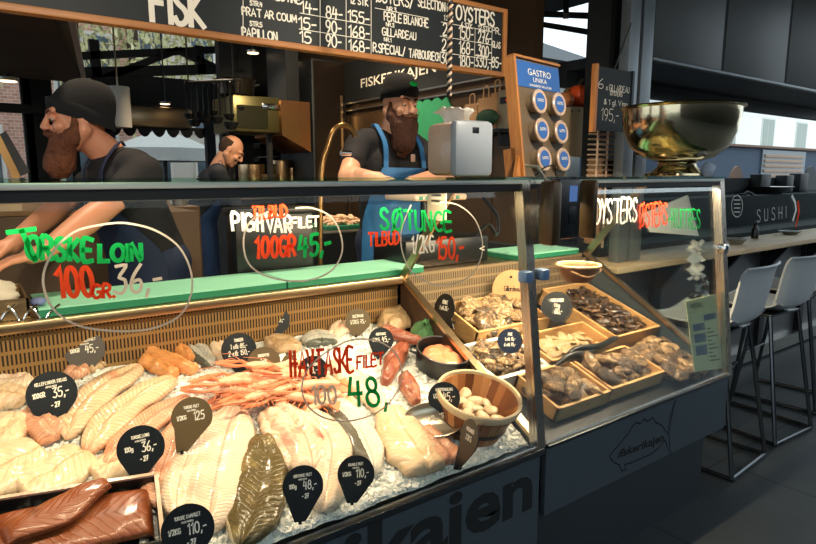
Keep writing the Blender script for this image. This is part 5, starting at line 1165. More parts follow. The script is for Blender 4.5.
for t_, a, b, h in (('STR.4', (250, 5), (262, 7), 4.5), ('PRAT AR COUM', (242, 14.5), (296, 21), 7.5), ('STR.5', (250, 25.5), (262, 27), 4.5), ('PAPILLON', (242, 36), (277, 40), 8.5), ('FINE PRESTINE', (248, -5), (300, 2), 8),
    ('14-', (301, 12), (317, 14), 11), ('15-', (299, 28), (316, 30), 11), ('15', (300, 42), (311, 44), 11), ('84-', (326, 18), (342, 20), 12), ('90-', (326, 32), (341, 34), 12), ('90-', (326, 46), (341, 48), 12),
    ('12 STK', (350, 3), (368, 5), 7), ('155-', (348, 21), (369, 24), 11), ('168-', (349, 36), (369, 39), 11), ('168-', (349, 50.5), (369, 53), 11), ('ØSTERS/', (376, 1), (413, 6), 11), ('SELECTION OF', (418, 6), (453, 14), 9),
    ('NR.3', (387, 10.5), (396, 12), 4), ('PERLE BLANCHE', (384, 20), (428, 25), 8), ('NR.3', (386, 26), (394, 27), 3.5), ('GILLARDEAU', (382, 35), (416, 39), 7.5), ('NR.1', (384, 41), (391, 42), 3.5), ('R.SPECIAL/', (373, 51.5), (405, 55), 8.5), ('TARBOURIECH', (409, 57), (440, 60), 8),
    ('1 STK', (444, 20), (453, 21), 5), ('25', (443, 35), (452, 36), 12), ('28', (442, 50), (451, 51), 11), ('30', (441, 63), (449, 64), 11), ('6 STK', (461, 27), (472, 29), 5), ('150-', (459, 38), (473, 40), 12), ('168-', (459, 53), (473, 55), 12), ('180-', (459, 66), (473, 68), 11),
    ('12 STK', (478, 30), (490, 32), 5), ('276-', (478, 42), (491, 44), 11), ('300-', (478, 56), (491, 58), 11), ('330,-', (475, 66), (491, 68), 11), ('PR.', (492, 33), (500, 35), 6), ('GLAS', (492, 47), (500, 49), 6), ('85-', (491.5, 67), (501, 68), 10)): bt(t_, a, b, h, .0056 * min(1, .35 + .065 * h))
bt('OYSTERS', (456, 19), (494, 26), 14, .0085)
for a, b in (((320, -6), (320, 48)), ((346, -3), (346, 53)), ((371, 0), (371, 57)), ((475, 28), (474, 70)), ((492, 30), (491, 74)), ((243, -20), (243, 36))): m.ribbon([P(*a), P(*b)], .0025, NB, .0005)
for a, b in (((300, 13), (371, 23)), ((299, 29), (371, 40)), ((375, 8), (428, 16)), ((441, 22), (492, 30)), ((440, 36), (491, 45)), ((440, 52), (491, 60))):
    p, q = P(*a), P(*b); q.z = p.z; m.ribbon([p, q], .0025, NB, .0005)
m.build('chalk_lettering', M['chalk'], o, smooth=False)
for x in (.3, 1.75): MB().tube([(x, BY + .02, zt), (x, BY + .02, 2.95)], .004, 6).build('hanging_wire', M['steel'], o)
# twisted black and white cord
c0 = pD(449, 112, 1.86); c1 = pD(457, -40, 1.86); xc, yc = (c0.x + c1.x) / 2, (c0.y + c1.y) / 2; z0 = SZ + .24
o = thing('twisted_cord', 'black and white twisted cord hanging down in front of the menu board', 'cord', (c0.x, c0.y, z0))
for k, mt in ((0, M['black']), (PI, M['white'])):
    pts = []
    for i in range(640):
        t_ = i / 639; z = z0 + (2.95 - z0) * t_; a = z * 2 * PI / .021 + k; pts.append((c0.x + .0045 * math.cos(a), c0.y + .0045 * math.sin(a), z))
    MB().tube(pts, .0042, 5).build('strand', mt, o, smooth=True)
# ================================================================== kitchen walls and ceiling
M['brown_panel'] = plain('brown_steel_panel', '#55422f', .4, .5, .25, 5); M['dim'] = plain('dim_brown_boards', '#5a4530', .7, var=.3, scale=4); M['grey_dark'] = plain('charcoal_panel', '#1d2225', .5, .2)
WX = 2.92
struct(MB().box((WX, 2.66, 0), (WX + .08, 6.2, 2.95)).build('wall_right', M['brown_panel'], smooth=False))
struct(MB().box((2.16, 6.1, 0), (WX + .08, 6.2, 2.95)).build('wall_back', M['grey_dark'], smooth=False))
struct(MB().box((-6, 3.1, 2.95), (4.6, 7.0, 3.05)).build('ceiling_kitchen', M['soot'], smooth=False))
# boarded soffit over the left end of the kitchen
a, b = pZ(43, 3, 2.1), pZ(83, 83, 2.1)
struct(MB().slab([(-2.0, a.y - .5, 2.1), (a.x - .10, a.y - .5, 2.1), (b.x, b.y, 2.1), (-2.0, b.y, 2.1)], (0, 0, .5)).build('ceiling_soffit', M['dim'], smooth=False))
struct(MB().bar(a + V((.004, -.5, 0)), b + V((.012, 0, 0)), .025, .05).build('trim_1', M['warm_steel']))
# shop sign along the side wall
s_ = lambda px, py, dx=0: pX(px, py, WX - .002 - dx)
q = [s_(338, 106), s_(520, 46), s_(520, 10), s_(338, 76)]
zc0, zc1 = s_(346, 104).z, s_(346, 78).z
o = thing('shop_sign', 'dark fascia sign with pale capitals FISKERIKAJEN on the kitchen side wall', 'sign', (WX, 3.9, zc0))
MB().box((WX - .03, 2.9, zc0), (WX - .001, 5.9, zc1 + .12)).build('sign_board', M['soot'], o)
a, b = pX(361, 91, WX - .032), pX(436, 66, WX - .032); zA = a.z; zh = pX(361, 79, WX - .032).z - zA
m = MB(); typeset(m, 'FISKERIKAJEN', [a, V((b.x, b.y, zA)), V((b.x, b.y, zA + zh)), a + V((0, 0, zh))], (-1, 0, 0), .001, .01); m.build('sign_lettering', M['chalk'], o, smooth=False)
for dz in (-.012, -.075): MB().box((WX - .034, 2.9, zc0 + dz), (WX - .001, 5.9, zc0 + dz + .012)).build('sign_trim', M['steel'], o)
# panels on the wall
for i in range(3): struct(MB().box((WX - .006, 3.0 + i * .95, .9), (WX - .001, 3.9 + i * .95, zc0 - .12)).build('trim_%d' % (i + 2), M['warm_steel'] if i == 1 else M['brown_panel']))
# green scalloped cutting board hanging on the wall
a = [(418, 150), (417, 106), (420, 99), (424, 103), (428, 97), (433, 102), (438, 96), (443, 101), (448, 97), (452, 106), (452, 150)]
o = thing('wall_mounted_board', 'green scalloped plastic board fixed to the side wall behind the napkin dispenser', 'board', pX(435, 150, WX - .02)); MB().slab([pX(x, y, WX - .012) for x, y in a], (-.015, 0, 0)).build('board_plate', plain('deep_green_plastic', '#2f8a5c', .5), o)
# wall shelf with paper bags and terminals
zs = pX(480, 134, WX).z; ya, yb = pX(512, 134, WX - .15).y, pX(455, 134, WX - .15).y
o = tag(MB().box((WX - .26, ya, zs - .02), (WX - .002, yb, zs)).build('wall_shelf', M['grey_dark'], None), 'dark wall shelf holding paper bags behind the dispenser', 'shelf')
MB().box((WX - .20, ya + .05, zs - .10), (WX - .002, ya + .07, zs - .02)).build('bracket', M['grey_dark'], o)
def bag(px0, px1, py, lab, dx, mat=None):
    a, b = pX(px0, 134, WX - dx), pX(px1, 134, WX - dx); h = pX((px0 + px1) / 2, py, WX - dx).z - zs; o = thing('paper_bag', lab, 'paper bag', ((WX - dx), (a.y + b.y) / 2, zs))
    y0, y1 = min(a.y, b.y), max(a.y, b.y); mb = MB().box((WX - dx - .01, y0, zs + .001), (WX - dx + .07, y1, zs + h)); mb2 = mb
    bm_v = []
    for i in range(9):
        t_ = i / 8; y = y0 + (y1 - y0) * t_; mb.add([(WX - dx - .012, y, zs + h * .8), (WX - dx - .012, y + (y1 - y0) / 8, zs + h * .8), (WX - dx - .012, y + (y1 - y0) / 16, zs + h * (1.0 + .06 * (i % 2)))], [(0, 1, 2)])
    mb.build('bag_body', mat or M['kraft'], o)
    for k in (.3,): MB().tube(catmull([(WX - dx, y0 + (y1 - y0) * .3, zs + h * .95), (WX - dx, (y0 + y1) / 2 - .02, zs + h * 1.3), (WX - dx, (y0 + y1) / 2 + .02, zs + h * 1.3), (WX - dx, y0 + (y1 - y0) * .7, zs + h * .95)], 14), .005, 6).build('bag_handle', mat or M['kraft'], o)
bag(466, 478, 104, 'brown paper bag standing at the far end of the wall shelf', .12); bag(479, 492, 98, 'taller brown paper bag in the middle of the wall shelf', .12); bag(492, 501, 93, 'brown paper bag with tall handles beside the pale terminal', .13)
c = pX(487, 118, WX - .19); tag(MB().ball(c, (.03, .10, .055), 18, 12).build('lettuce_pack', plain('dark_green_pack', '#1d4a30', .6, scale=30, bump=.4), None, smooth=True), 'dark green rounded pack in front of the brown paper bags', 'pack')['x'] = 1
a, b = pX(499, 122, WX - .14), pX(515, 88, WX - .14); o = thing('label_printer', 'pale grey label printer with a small red light on the wall shelf', 'printer', (WX - .1, (a.y + b.y) / 2, zs))
MB().box((WX - .16, b.y, zs + .001), (WX - .04, a.y, b.z), bev=.012).build('printer_body', plain('grey_beige_plastic', '#9a8c72', .5), o); c = pX(506, 100, WX - .162); MB().box(c - V((.002, .05, .02)), c + V((.001, .05, .02))).build('display', M['black'], o); MB().box(c - V((.003, .012, .006)), c + V((0, .0, .003))).build('indicator', emit('red_light', '#ff3a20', 1.2), o)
# tap
b0 = pY(321, 178, 2.42); P = lambda x, y, d=2.42: pY(x, y, d)
o = thing('swan_neck_tap', 'tall brass swan neck tap beside the bearded man in blue', 'tap', (b0.x, 2.40, 1.046))
MB().tube(catmull([P(320, 290, 2.40), P(321, 178), P(328, 146), P(334, 130), P(343, 125), P(351, 129), P(355, 136)], 36), .0125, 10).build('spout', plain('brass', '#7a5e38', .3, .9), o, smooth=True); MB().cyl(P(341, 153), P(341, 153) + V((.05, 0, 0)), .012, n=10).build('lever', M['chrome'], o)
z_ = P(320, 290, 2.40)
# ================================================================== kitchen equipment at the back
def cb(name, label, cat, px0, py0, px1, py1, Y, depth, mat, bev=.01, group=None):
    """box whose front face spans two points of the plane Y"""
    a, b = pY(px0, py1, Y), pY(px1, py0, Y); return thing(name, label, cat, ((a.x + b.x) / 2, Y + depth / 2, a.z), 0, group), a, b
def eq(name, label, cat, px0, py0, px1, py1, Y, depth, mat, part='body', bev=.012, down=None):
    o, a, b = cb(name, label, cat, px0, py0, px1, py1, Y, depth, mat); z0 = a.z if down is None else down
    MB().box((a.x, Y, z0), (b.x, Y + depth, b.z), bev=bev).build(part, mat, o); return o, a, b
o, a, b = eq('tall_fridge', 'tall dark fridge column behind the tap', 'fridge', 314, 62, 346, 178, 4.9, .7, M['grey_dark'], 'cabinet', .01, FL)
MB().box((b.x - .07, 4.885, a.z), (b.x - .05, 4.9, b.z - .3)).build('door_handle', M['warm_steel'], o); MB().box((a.x + .02, 4.893, FL + .1), (b.x - .02, 4.9, b.z - .02)).build('door', plain('dark_bronze', '#2a211a', .35, .6), o)
# cooker line: counter, shelf, pans
o, a, b = eq('steel_bench', 'steel kitchen bench along the back of the kitchen', 'bench', 236, 182, 306, 200, 5.22, .7, M['steel'], 'bench_top', .006); MB().box((a.x, 5.27, FL), (b.x, 5.9, a.z)).build('bench_body', M['grey_dark'], o)
BZ = b.z
a, b = pY(281, 100, 4.9), pY(311, 152, 4.9)
o = thing('range_hood', 'brushed steel extractor hood with a sloping lower edge', 'hood', ((a.x + b.x) / 2, 5.2, b.z))
c = pY(281, 135, 4.9); MB().slab([(a.x, 4.9, a.z), (b.x, 4.9, a.z), (b.x, 4.9, b.z), (a.x, 4.9, c.z)], (0, .6, 0)).build('hood_shell', brushed('copper_steel', '#a87850', .3, 2), o)
MB().box((a.x + .1, 5.0, a.z), (b.x - .05, 5.4, 2.95)).build('duct', M['grey_dark'], o)
o, a, b = eq('convection_oven', 'olive steel oven box beside the extractor hood', 'oven', 234, 98, 279, 131, 4.95, .5, plain('olive_steel', '#6f6a44', .35, .7), 'oven_shell', .01)
c = pY(262, 103, 4.94); MB().box((c.x, 4.935, c.z - .05), (b.x - .01, 4.95, c.z), bev=.004).build('vent_strip', M['chrome'], o); MB().box((a.x + .03, 4.94, a.z + .03), (a.x + .30, 4.95, b.z - .08)).build('oven_door', plain('olive_dark', '#3a3a24', .3, .6), o)
for x_ in (a.x + .03, b.x - .03): MB().box((x_ - .02, 5.1, BZ), (x_ + .02, 5.14, a.z)).build('stand_leg', M['grey_dark'], o)
zo = b.z
p = V(((a.x + b.x) / 2 - .1, 5.15, zo)); o = thing('stock_pot', 'wide dark stock pot standing on top of the olive oven', 'pot', p); MB().lathe([(0, .001), (.13, .001), (.15, .02), (.165, .14), (.172, .145), (.16, .145), (.15, .02), (0, .012)], p, 32).build('pot_body', plain('dark_pot', '#3b342a', .3, .8), o, smooth=None)
for s in (-1, 1): MB().tube(catmull([p + V((s * .16, -.04, .11)), p + V((s * .20, -.03, .12)), p + V((s * .20, .03, .12)), p + V((s * .16, .04, .11))], 10), .007, 6).build('handle', M['steel'], o)
for i, (px, w_, h_, lab) in enumerate(((252, .12, .16, 'steel saucepan on the kitchen bench under the oven'), (266, .14, .07, 'shallow steel pan on the bench under the hood'), (280, .11, .20, 'tall steel pot on the bench under the hood'), (293, .10, .13, 'small steel pot at the fridge end of the bench'))):
    p = pY(px, 180, 5.42); p.z = BZ; o = thing('cooking_pot', lab, 'pot', p); MB().lathe([(0, .001), (w_ * .9, .001), (w_, .02), (w_, h_), (w_ + .006, h_ + .004), (w_ - .006, h_), (w_ - .006, .02), (0, .012)], p, 28).build('pot_body', M['warm_steel'], o, smooth=None); MB().bar(p + V((w_, 0, h_ - .02)), p + V((w_ + .06, -.12, h_)), .016, .01).build('handle', M['black'], o)
for i, py in enumerate((142, 156)):
    a, b = pY(268, py, 5.72), pY(306, py, 5.72); o = tag(MB().box((a.x, 5.72, a.z - .012), (b.x, 5.95, a.z), bev=.004).build('kitchen_shelf', M['steel'], None), ('upper', 'lower')[i] + ' steel shelf rail under the extractor hood', 'shelf')
    for k in (0, 1): MB().box((a.x + k * (b.x - a.x) - .01, 5.95, a.z - .05), (a.x + k * (b.x - a.x) + .01, 6.09, a.z)).build('upright', M['steel'], o)
# bunch of dark utensils hanging from a rail
a, b = pY(192, 104, 5.0), pY(234, 92, 5.0); o = tag(MB().tube([a + V((-.05, 0, .16)), b + V((.05, 0, .10))], .012, 8).build('hanging_rail', M['grey_dark'], None), 'dark rail carrying hanging ladles over the balding man', 'rail')
for k in (0, 1): q = (a + V((-.02, 0, .155)), b + V((.0, 0, .105)))[k]; MB().tube([q, V((q.x, q.y, 2.95))], .006, 6).build('rail_hanger', M['grey_dark'], o)
lab_ = 'dark ladle hanging in the bunch from the rail above the balding man'
def ladle():
    o = thing('ladle', lab_, 'ladle', (0, 0, 0), 0, 'ladles hanging from the rail'); MB().tube([(0, 0, 0), (0, .012, -.02), (0, 0, -.05), (0, 0, -.26)], .006, 6).build('handle', M['dark_metal'], o, world=False); MB().lathe([(0, -.05), (.03, -.045), (.045, -.02), (.05, 0), (.046, 0), (.04, -.02), (0, -.04)], (0, -.03, -.27), 16).build('bowl', M['dark_metal'], o, world=False); return o
ld = ladle(); ld.name = 'hanging_ladle'
for i in range(11):
    p = a + V((-.05, 0, .155)) + (b - a + V((.1, 0, -.05))) * (i / 10); mt = Matrix.Translation(p + V((0, -.014, -.012))) @ Matrix.Rotation(R.uniform(0, 6), 4, 'Z') @ Matrix.Scale(R.uniform(.8, 1.25), 4)
    if i == 0: ld.matrix_basis = mt
    else: dup(ld, mt)
# prawns on a green board in the middle of the kitchen
a, b = pY(318, 229, 4.1), pY(362, 229, 4.1); zt_ = a.z
o = tag(MB().box((a.x - .5, 3.9, FL), (b.x + .25, 4.45, zt_ - .025)).build('prep_table', M['grey_dark'], None), 'dark prep table in the middle of the kitchen', 'table'); MB().box((a.x - .52, 3.88, zt_ - .024), (b.x + .27, 4.47, zt_ - .001), bev=.004).build('table_top', M['steel'], o)
o = tag(MB().box((a.x, 3.95, zt_), (b.x, 4.3, zt_ + .03), bev=.004).build('cutting_board', M['greend'], None), 'dark green cutting board under the pile of prawns on the prep table', 'cutting board')
M['prawn'] = plain('cooked_prawn', '#cf9a78', .45, c2='#e6c2a0', scale=40)
pw = tag(MB().tube(catmull([(-.035, 0, .008), (-.015, .012, .012), (.012, .012, .012), (.03, -.004, .010), (.034, -.018, .008)], 12), [.004, .009, .011, .0115, .011, .0105, .010, .009, .008, .006, .005, .003], 8).build('prawn', M['prawn'], None, smooth=True), 'pale pink prawn in the pile on the dark green board', 'prawn', 'prawns piled on the dark green board')
k = 0
for l in range(3):
    for i in range(9 - 2 * l):
        for j in range(3 - (l > 1)):
            p = V((a.x + .06 + (b.x - a.x - .12) * (i + .5 + l) / 9, 4.0 + .085 * j + .03 * l, zt_ + .032 + .02 * l)); mt = frame(p, (math.cos(k * 2.1), math.sin(k * 2.1), R.uniform(-.2, .2)), (R.uniform(-.4, .4), R.uniform(-.4, .4), 1)) @ Matrix.Scale(1.25, 4)
            if k == 0: pw.matrix_basis = mt
            else: dup(pw, mt)
            k += 1
# low bench with boxes at the far left behind the glass
o, a, b = eq('storage_box', 'long tan cardboard box on the bench behind the glass at the far left', 'box', -30, 198, 66, 218, 3.0, .3, plain('tan_card', '#8a6a44', .8), 'box_body', .004)
c = pY(14, 211, 2.998); MB().box((c.x - .06, 2.996, c.z), (c.x + .03, 3.0, c.z + .035)).build('box_label', plain('pale_label', '#b59a70', .8), o)
zb_ = a.z; o = tag(MB().box((-1.2, 2.96, FL), (a.x + .9, 3.4, zb_ - .002)).build('low_bench', M['dim'], None), 'dark low bench under the long tan box', 'bench')
o, a, b = eq('drawer_cabinet', 'dark kitchen cabinet between the man in profile and the balding man', 'cabinet', 140, 206, 200, 330, 4.3, .5, M['dim'], 'cabinet_body', .008, FL)
for k in range(2): MB().box((a.x + .02, 4.288, FL + .08 + k * .40), (b.x - .02, 4.3, FL + .44 + k * .40), bev=.004).build('drawer', M['brown_panel'], o)
for i, (px, mt, lab) in enumerate(((150, 'kraft', 'small tan tub on the dark kitchen cabinet'), (162, 'white', 'white tub on the dark kitchen cabinet'), (180, 'steel', 'steel tub on the dark kitchen cabinet next to the balding man'))):
    p = pY(px, 206, 4.45); p.z = b.z; o = thing('food_tub', lab, 'tub', p); MB().lathe([(0, .001), (.05, .001), (.06, .10), (.064, .104), (.055, .10), (0, .09)], p, 20).build('tub_body', M[mt], o, smooth=None)
# tray with crumpled cloth under the man's hands
a = pY(-20, 320, 1.99); b = pY(36, 312, 1.99)
o = thing('steel_tray', 'steel food tray with wire hooks at the left end of the green board', 'tray', (-.05, 2.1, 1.046))
MB().box((-.45, 1.99, 1.0465), (.12, 2.28, 1.052)).box((-.45, 1.99, 1.05), (.12, 1.996, 1.105)).box((.114, 1.99, 1.05), (.12, 2.28, 1.105)).box((-.45, 2.274, 1.05), (.12, 2.28, 1.105)).build('tray_body', M['warm_steel'], o)
for i in range(3):
    q = lambda x, y: pY(x + 22 * i - 14, y, 1.972); MB().tube(catmull([q(0, 306), q(6, 312), q(13, 322), q(20, 312), q(30, 304)], 14), .0035, 6).build('wire_hook', M['chrome'], o)
mb = MB(); c = V((-.12, 2.13, 1.10)); mb.ball(c, (.24, .12, .065), 40, 22)
for i, v in enumerate(mb.v): mb.v[i] = v + (v - c).normalized() * (.035 * noise.noise(v * 13) + .018 * noise.noise(v * 34))
tag(mb.build('crumpled_cloth', M['cloth'], None, smooth=True), 'crumpled cream cloth heaped in the steel tray under the stretched hands', 'cloth')
q = pY(40, 298, 2.0); tag(MB().ball(V((.145, 2.02, 1.086)), (.022, .03, .012), 12, 8).build('glove', plain('violet_glove', '#6d7bb0', .6), None, smooth=True), 'bluish rubber glove scrap beside the steel tray', 'glove')
# tilted display at far left
y_ = 3.12; q = [pY(a, b, y_) for a, b in ((-4, 136), (6, 131), (30, 172), (17, 178))]
o = thing('tablet_stand', 'tilted dark tablet with a brass edge at the far left', 'tablet', q[3]); MB().slab(q, (0, .03, 0)).build('tablet_body', M['grey_dark'], o); MB().bar(q[0], q[3], .012, .03).build('brass_edge', plain('brass_edge', '#7d6440', .35, .9), o); MB().bar(q[3] + V((.02, .02, 0)), V((q[3].x + .03, y_ + .02, zb_ + .01)), .02).build('stand_post', M['grey_dark'], o); MB().box((q[3].x - .06, y_ - .05, zb_), (q[3].x + .12, y_ + .1, zb_ + .02)).build('stand_base', M['grey_dark'], o)
# ceiling spots
def lampdisc(px, py, z, lab, i):
    p = pZ(px, py, z); o = thing('ceiling_spot', lab, 'ceiling lamp', p, 0, 'small ceiling lamps of the kitchen'); MB().cyl(p, p + UP * .02, .055, .06, 22).build('lamp_housing', M['steel'], o); MB().cyl(p - UP * .004, p + UP * .001, .05, n=22).build('lamp_lens', emit('lamp_glow', '#ffdfb0', 3.2) if i == 0 else bpy.data.materials['lamp_glow'], o)
    MB().tube([p + UP * .03, V((p.x, p.y, 2.97 if z > 2.1 else z + .05))], .008, 6).build('lamp_stem', M['grey_dark'], o)
for i, (a, b, z, lab) in enumerate(((8, 81, 2.05, 'round ceiling lamp under the boarded soffit at the far left'), (253, 53, 2.55, 'round ceiling lamp below the PAPILLON line of the menu board'), (291, 59, 2.5, 'round ceiling lamp between the menu board and the fridge'), (165, 104, 2.2, 'small ceiling lamp over the scalloped awning'))): lampdisc(a, b, z, lab, i)
# ================================================================== roof edge and awnings at the back of the stall
RYY = 7.0
def pole(nm, lab, cat, p, q, w, mat, h=None): return tag(MB().bar(p, q, w, h).build(nm, mat, None), lab, cat)
tr = thing('roof_truss', 'black steel roof truss crossing the bright gap above the back of the kitchen', 'truss', pY(170, 60, RYY))
T_ = lambda a, b: pY(a, b, RYY)
for i, (p, q, w) in enumerate((((40, 74), (340, 66), .10), ((40, 58), (340, 44), .07), ((100, 80), (178, 50), .07), ((178, 50), (236, 78), .07), ((236, 78), (290, 48), .07), ((93, 40), (97, 78), .09), ((198, 46), (201, 74), .09), ((270, 40), (272, 74), .09))): MB().bar(T_(*p), T_(*q), w, .08, up=(0, 1, 0)).build('truss_bar', M['soot'], tr)
a, b = T_(100, 116), T_(236, 84); o = tag(MB().box((a.x - .3, 7.0, a.z), (b.x + .2, 7.15, b.z)).build('fascia_board', M['soot'], None), 'wide black fascia board under the roof truss', 'fascia')

for x_ in (a.x - .25, b.x + .1): MB().box((x_ - .04, 7.03, 0), (x_ + .04, 7.11, a.z)).build('support_post', M['soot'], o)
a, b = pY(120, 126, 6.9), pY(190, 109, 6.9); o = thing('awning_case', 'steel awning case lit warm under the black fascia', 'awning case', ((a.x + b.x) / 2, 6.9, a.z)); MB().box((a.x, 6.84, a.z), (b.x, 6.985, b.z), bev=.02).build('case_shell', M['warm_steel'], o)
for px in (105, 205): q = pY(px, 126, 7.05); MB().box((q.x - .05, 6.86, 0), (q.x + .05, 6.95, q.z + .1)).build('case_post', M['soot'], o)
# scalloped valance
z0, z1 = pY(150, 126, 6.95).z, pY(150, 137, 6.95).z; xa, xb = pY(106, 126, 6.95).x, pY(206, 126, 6.95).x; m = MB(); n = 7; w_ = (xb - xa) / n
pts = [(xa, z0)]
for i in range(n):
    for k in range(9): t_ = k / 8; pts.append((xa + w_ * (i + t_), z0 - .03 - (z0 - z1 - .03) * math.sin(PI * t_) ** .7))
pts.append((xb, z0)); m.slab([(x, 6.93, z) for x, z in pts], (0, .006, 0)); tag(m.build('scalloped_valance', M['soot'], None, smooth=False), 'black scalloped valance hanging below the awning case', 'valance')
# white roll hanging behind the man's cap
c = pY(119, 108, 4.6); o = thing('paper_towel_roll', 'bright paper towel roll hanging behind the cap of the man in profile', 'paper towel', c); MB().cyl(c - UP * .13, c + UP * .14, .075, n=24).build('roll', M['paper'], o); MB().tube([c + UP * .14, c + UP * .2, V((c.x, c.y, 2.95))], .006, 6).build('hanger', M['steel'], o)
# market umbrella behind
c = pY(165, 150, 9.5); o = thing('market_parasol', 'big pale grey parasol beyond the back of the stall', 'parasol', (c.x, c.y, 0)); a = pY(108, 155, 9.5); b = pY(216, 155, 9.5); top = pY(172, 128, 9.5)
m = MB(); r_ = (b.x - a.x) / 2; cx = (a.x + b.x) / 2; K = 8; vs = [(cx, 9.5, top.z)] + [(cx + r_ * math.cos(2 * PI * i / K), 9.5 + r_ * math.sin(2 * PI * i / K), a.z + .1) for i in range(K)] + [(cx + r_ * math.cos(2 * PI * i / K), 9.5 + r_ * math.sin(2 * PI * i / K), a.z - .08) for i in range(K)]
m.add(vs, [(0, 1 + i, 1 + (i + 1) % K) for i in range(K)] + [(1 + i, 1 + K + i, 1 + K + (i + 1) % K, 1 + (i + 1) % K) for i in range(K)]); m.build('canopy', plain('canvas_grey', '#b9bab4', .9), o, smooth=False); MB().tube([(cx, 9.5, 0), (cx, 9.5, top.z)], .03, 10).build('pole', M['grey_dark'], o)
# buildings across the square
def facade(name, label, x0, x1, Y, H, wall, nx, nz, win, frame_, d=2.0, z0=.8, wz=1.5, frac=.55):
    o = thing(name, label, 'building', ((x0 + x1) / 2, Y + d / 2, 0)); MB().box((x0, Y, 0), (x1, Y + d, H)).build('walls', wall, o, smooth=False); MB().box((x0 - .15, Y - .15, H), (x1 + .15, Y + d, H + .25)).build('roof_edge', frame_, o)
    sx = (x1 - x0) / nx; sz = (H - z0) / nz
    for i in range(nx):
        for j in range(nz):
            cx = x0 + sx * (i + .5); cz = z0 + sz * (j + .5); w, h = sx * frac / 2, sz * .34
            f = MB().box((cx - w, Y - .04, cz - h), (cx + w, Y + .02, cz + h)).build('window', frame_, o)
            MB().box((cx - w + .07, Y - .05, cz - h + .07), (cx - .03, Y - .035, cz + h - .07)).box((cx + .03, Y - .05, cz - h + .07), (cx + w - .07, Y - .035, cz + h - .07)).build('pane', win, f)
    return o
t = NT('brick_wall'); bk = t.node('ShaderNodeTexBrick'); bk.inputs['Scale'].default_value = 4; mp = t.node('ShaderNodeMapping'); mp.inputs['Rotation'].default_value = (PI / 2, 0, 0); t.link(t.coord(), mp.inputs[0]); t.link(mp.outputs[0], bk.inputs[0])
for k, c in enumerate(('#d8a692', '#c08c78', '#e2d2c4')): bk.inputs[k + 1].default_value = lin(c)
M['brick'] = t.fin(bk.outputs[0], .85); M['pane'] = plain('window_pane', '#5a6a74', .1, .2); M['plaster'] = plain('pale_plaster', '#dcd8cc', .9, var=.05, scale=2); M['wframe'] = plain('window_frame', '#e6e3da', .7)
facade('brick_building', 'pink brick building seen between the dark posts at the far left', -9.0, 3.2, 14, 6.5, M['brick'], 6, 3, M['pane'], M['wframe'])
facade('pale_shop_building', 'pale shop building beyond the parasol', 3.4, 9.5, 16, 5.2, M['plaster'], 5, 3, M['pane'], M['wframe'])
# posts at the left back
for i, (px, py0, py1, Y, lab) in enumerate(((38, 95, 182, 5.2, 'black post at the left back of the stall'), (26, 96, 182, 5.2, 'slim black window post left of the thick black post'),)):
    p = pY(px, py0, Y); tag(MB().box((p.x - (.09, .03)[i], Y, FL), (p.x + (.09, .03)[i], Y + .1, 2.95)).build('stall_post', M['soot'], None), lab, 'post')
p, q = pY(-10, 112, 5.18), pY(120, 112, 5.18); tag(MB().box((p.x, 5.1, p.z), (q.x, 5.17, p.z + .06)).build('cross_rail', M['soot'], None), 'black horizontal rail joining the posts at the left back', 'rail')
p, q = pY(44, 118, 5.08), pY(80, 178, 5.08); tag(MB().bar(p, q, .025).build('brace_rail', M['soot'], None), 'thin black diagonal brace behind the man in profile', 'brace')
# trees beyond the roof gap
def tree(cx, cy, H, r, lab, c1, c2):
    o = thing('street_tree', lab, 'tree', (cx, cy, 0), 0, None); MB().tube(catmull([(cx, cy, 0), (cx + .1, cy, H * .3), (cx - .1, cy, H * .6), (cx, cy, H * .9)], 10), [.18 - .013 * i for i in range(10)], 8).build('trunk', M['darkwood'], o); mb = MB()
    for i in range(2600):
        while True:
            v = V((R.uniform(-1, 1), R.uniform(-1, 1), R.uniform(-1, 1)))
            if .3 < v.length < 1: break
        p = V((cx, cy, H * .72)) + V((v.x * r, v.y * r, v.z * H * .36)) * (1 + .25 * noise.noise(v * 3)); e = Euler((R.uniform(0, 6), R.uniform(0, 6), R.uniform(0, 6))).to_matrix(); s = R.uniform(.05, .11)
        mb.add([p + e @ V((-s, 0, 0)), p + e @ V((0, -s * .5, .03)), p + e @ V((s, 0, 0)), p + e @ V((0, s * .5, .03))], [(0, 1, 2, 3)])
    mb.build('foliage', plain('leaf_' + lab[:5], c1, .6, c2=c2, scale=2), o, smooth=False)
tree(2.7, 11.6, 6.2, 1.7, 'yellow green tree seen through the roof gap behind the FISK word', '#a9a873', '#e0d8a8'); tree(5.9, 11.2, 6.4, 1.4, 'darker green tree seen through the roof gap above the olive oven', '#8a9668', '#c4c08c'); tree(-.6, 11.2, 5.6, 1.3, 'small reddish tree seen through the roof gap near the soffit', '#b89c7a', '#d6c09a')
# ================================================================== corner column, neighbouring sushi stall
struct(MB().box((2.985, 2.16, 0), (3.12, 2.32, 2.95)).build('column_corner', M['soot'], smooth=False))
o = thing('shutter_guide', 'twin grey steel shutter guide standing beside the black corner column', 'guide rail', (3.05, 1.99, 0))
x0 = pY(622, 60, 2.0).x; x1 = pY(646, 60, 2.0).x
for a, b in ((x0, x0 + (x1 - x0) * .42), (x0 + (x1 - x0) * .55, x1)): MB().box((a, 1.96, .972), (b, 2.02, 2.95), bev=.004).build('guide_channel', plain('blue_grey_steel', '#7d8488', .4, .5) if 'bgs' not in M else M['bgs'], o); M['bgs'] = bpy.data.materials['blue_grey_steel']
MB().box((x0 + (x1 - x0) * .42, 1.985, .972), (x0 + (x1 - x0) * .55, 2.02, 2.95)).build('guide_slot', M['black'], o)
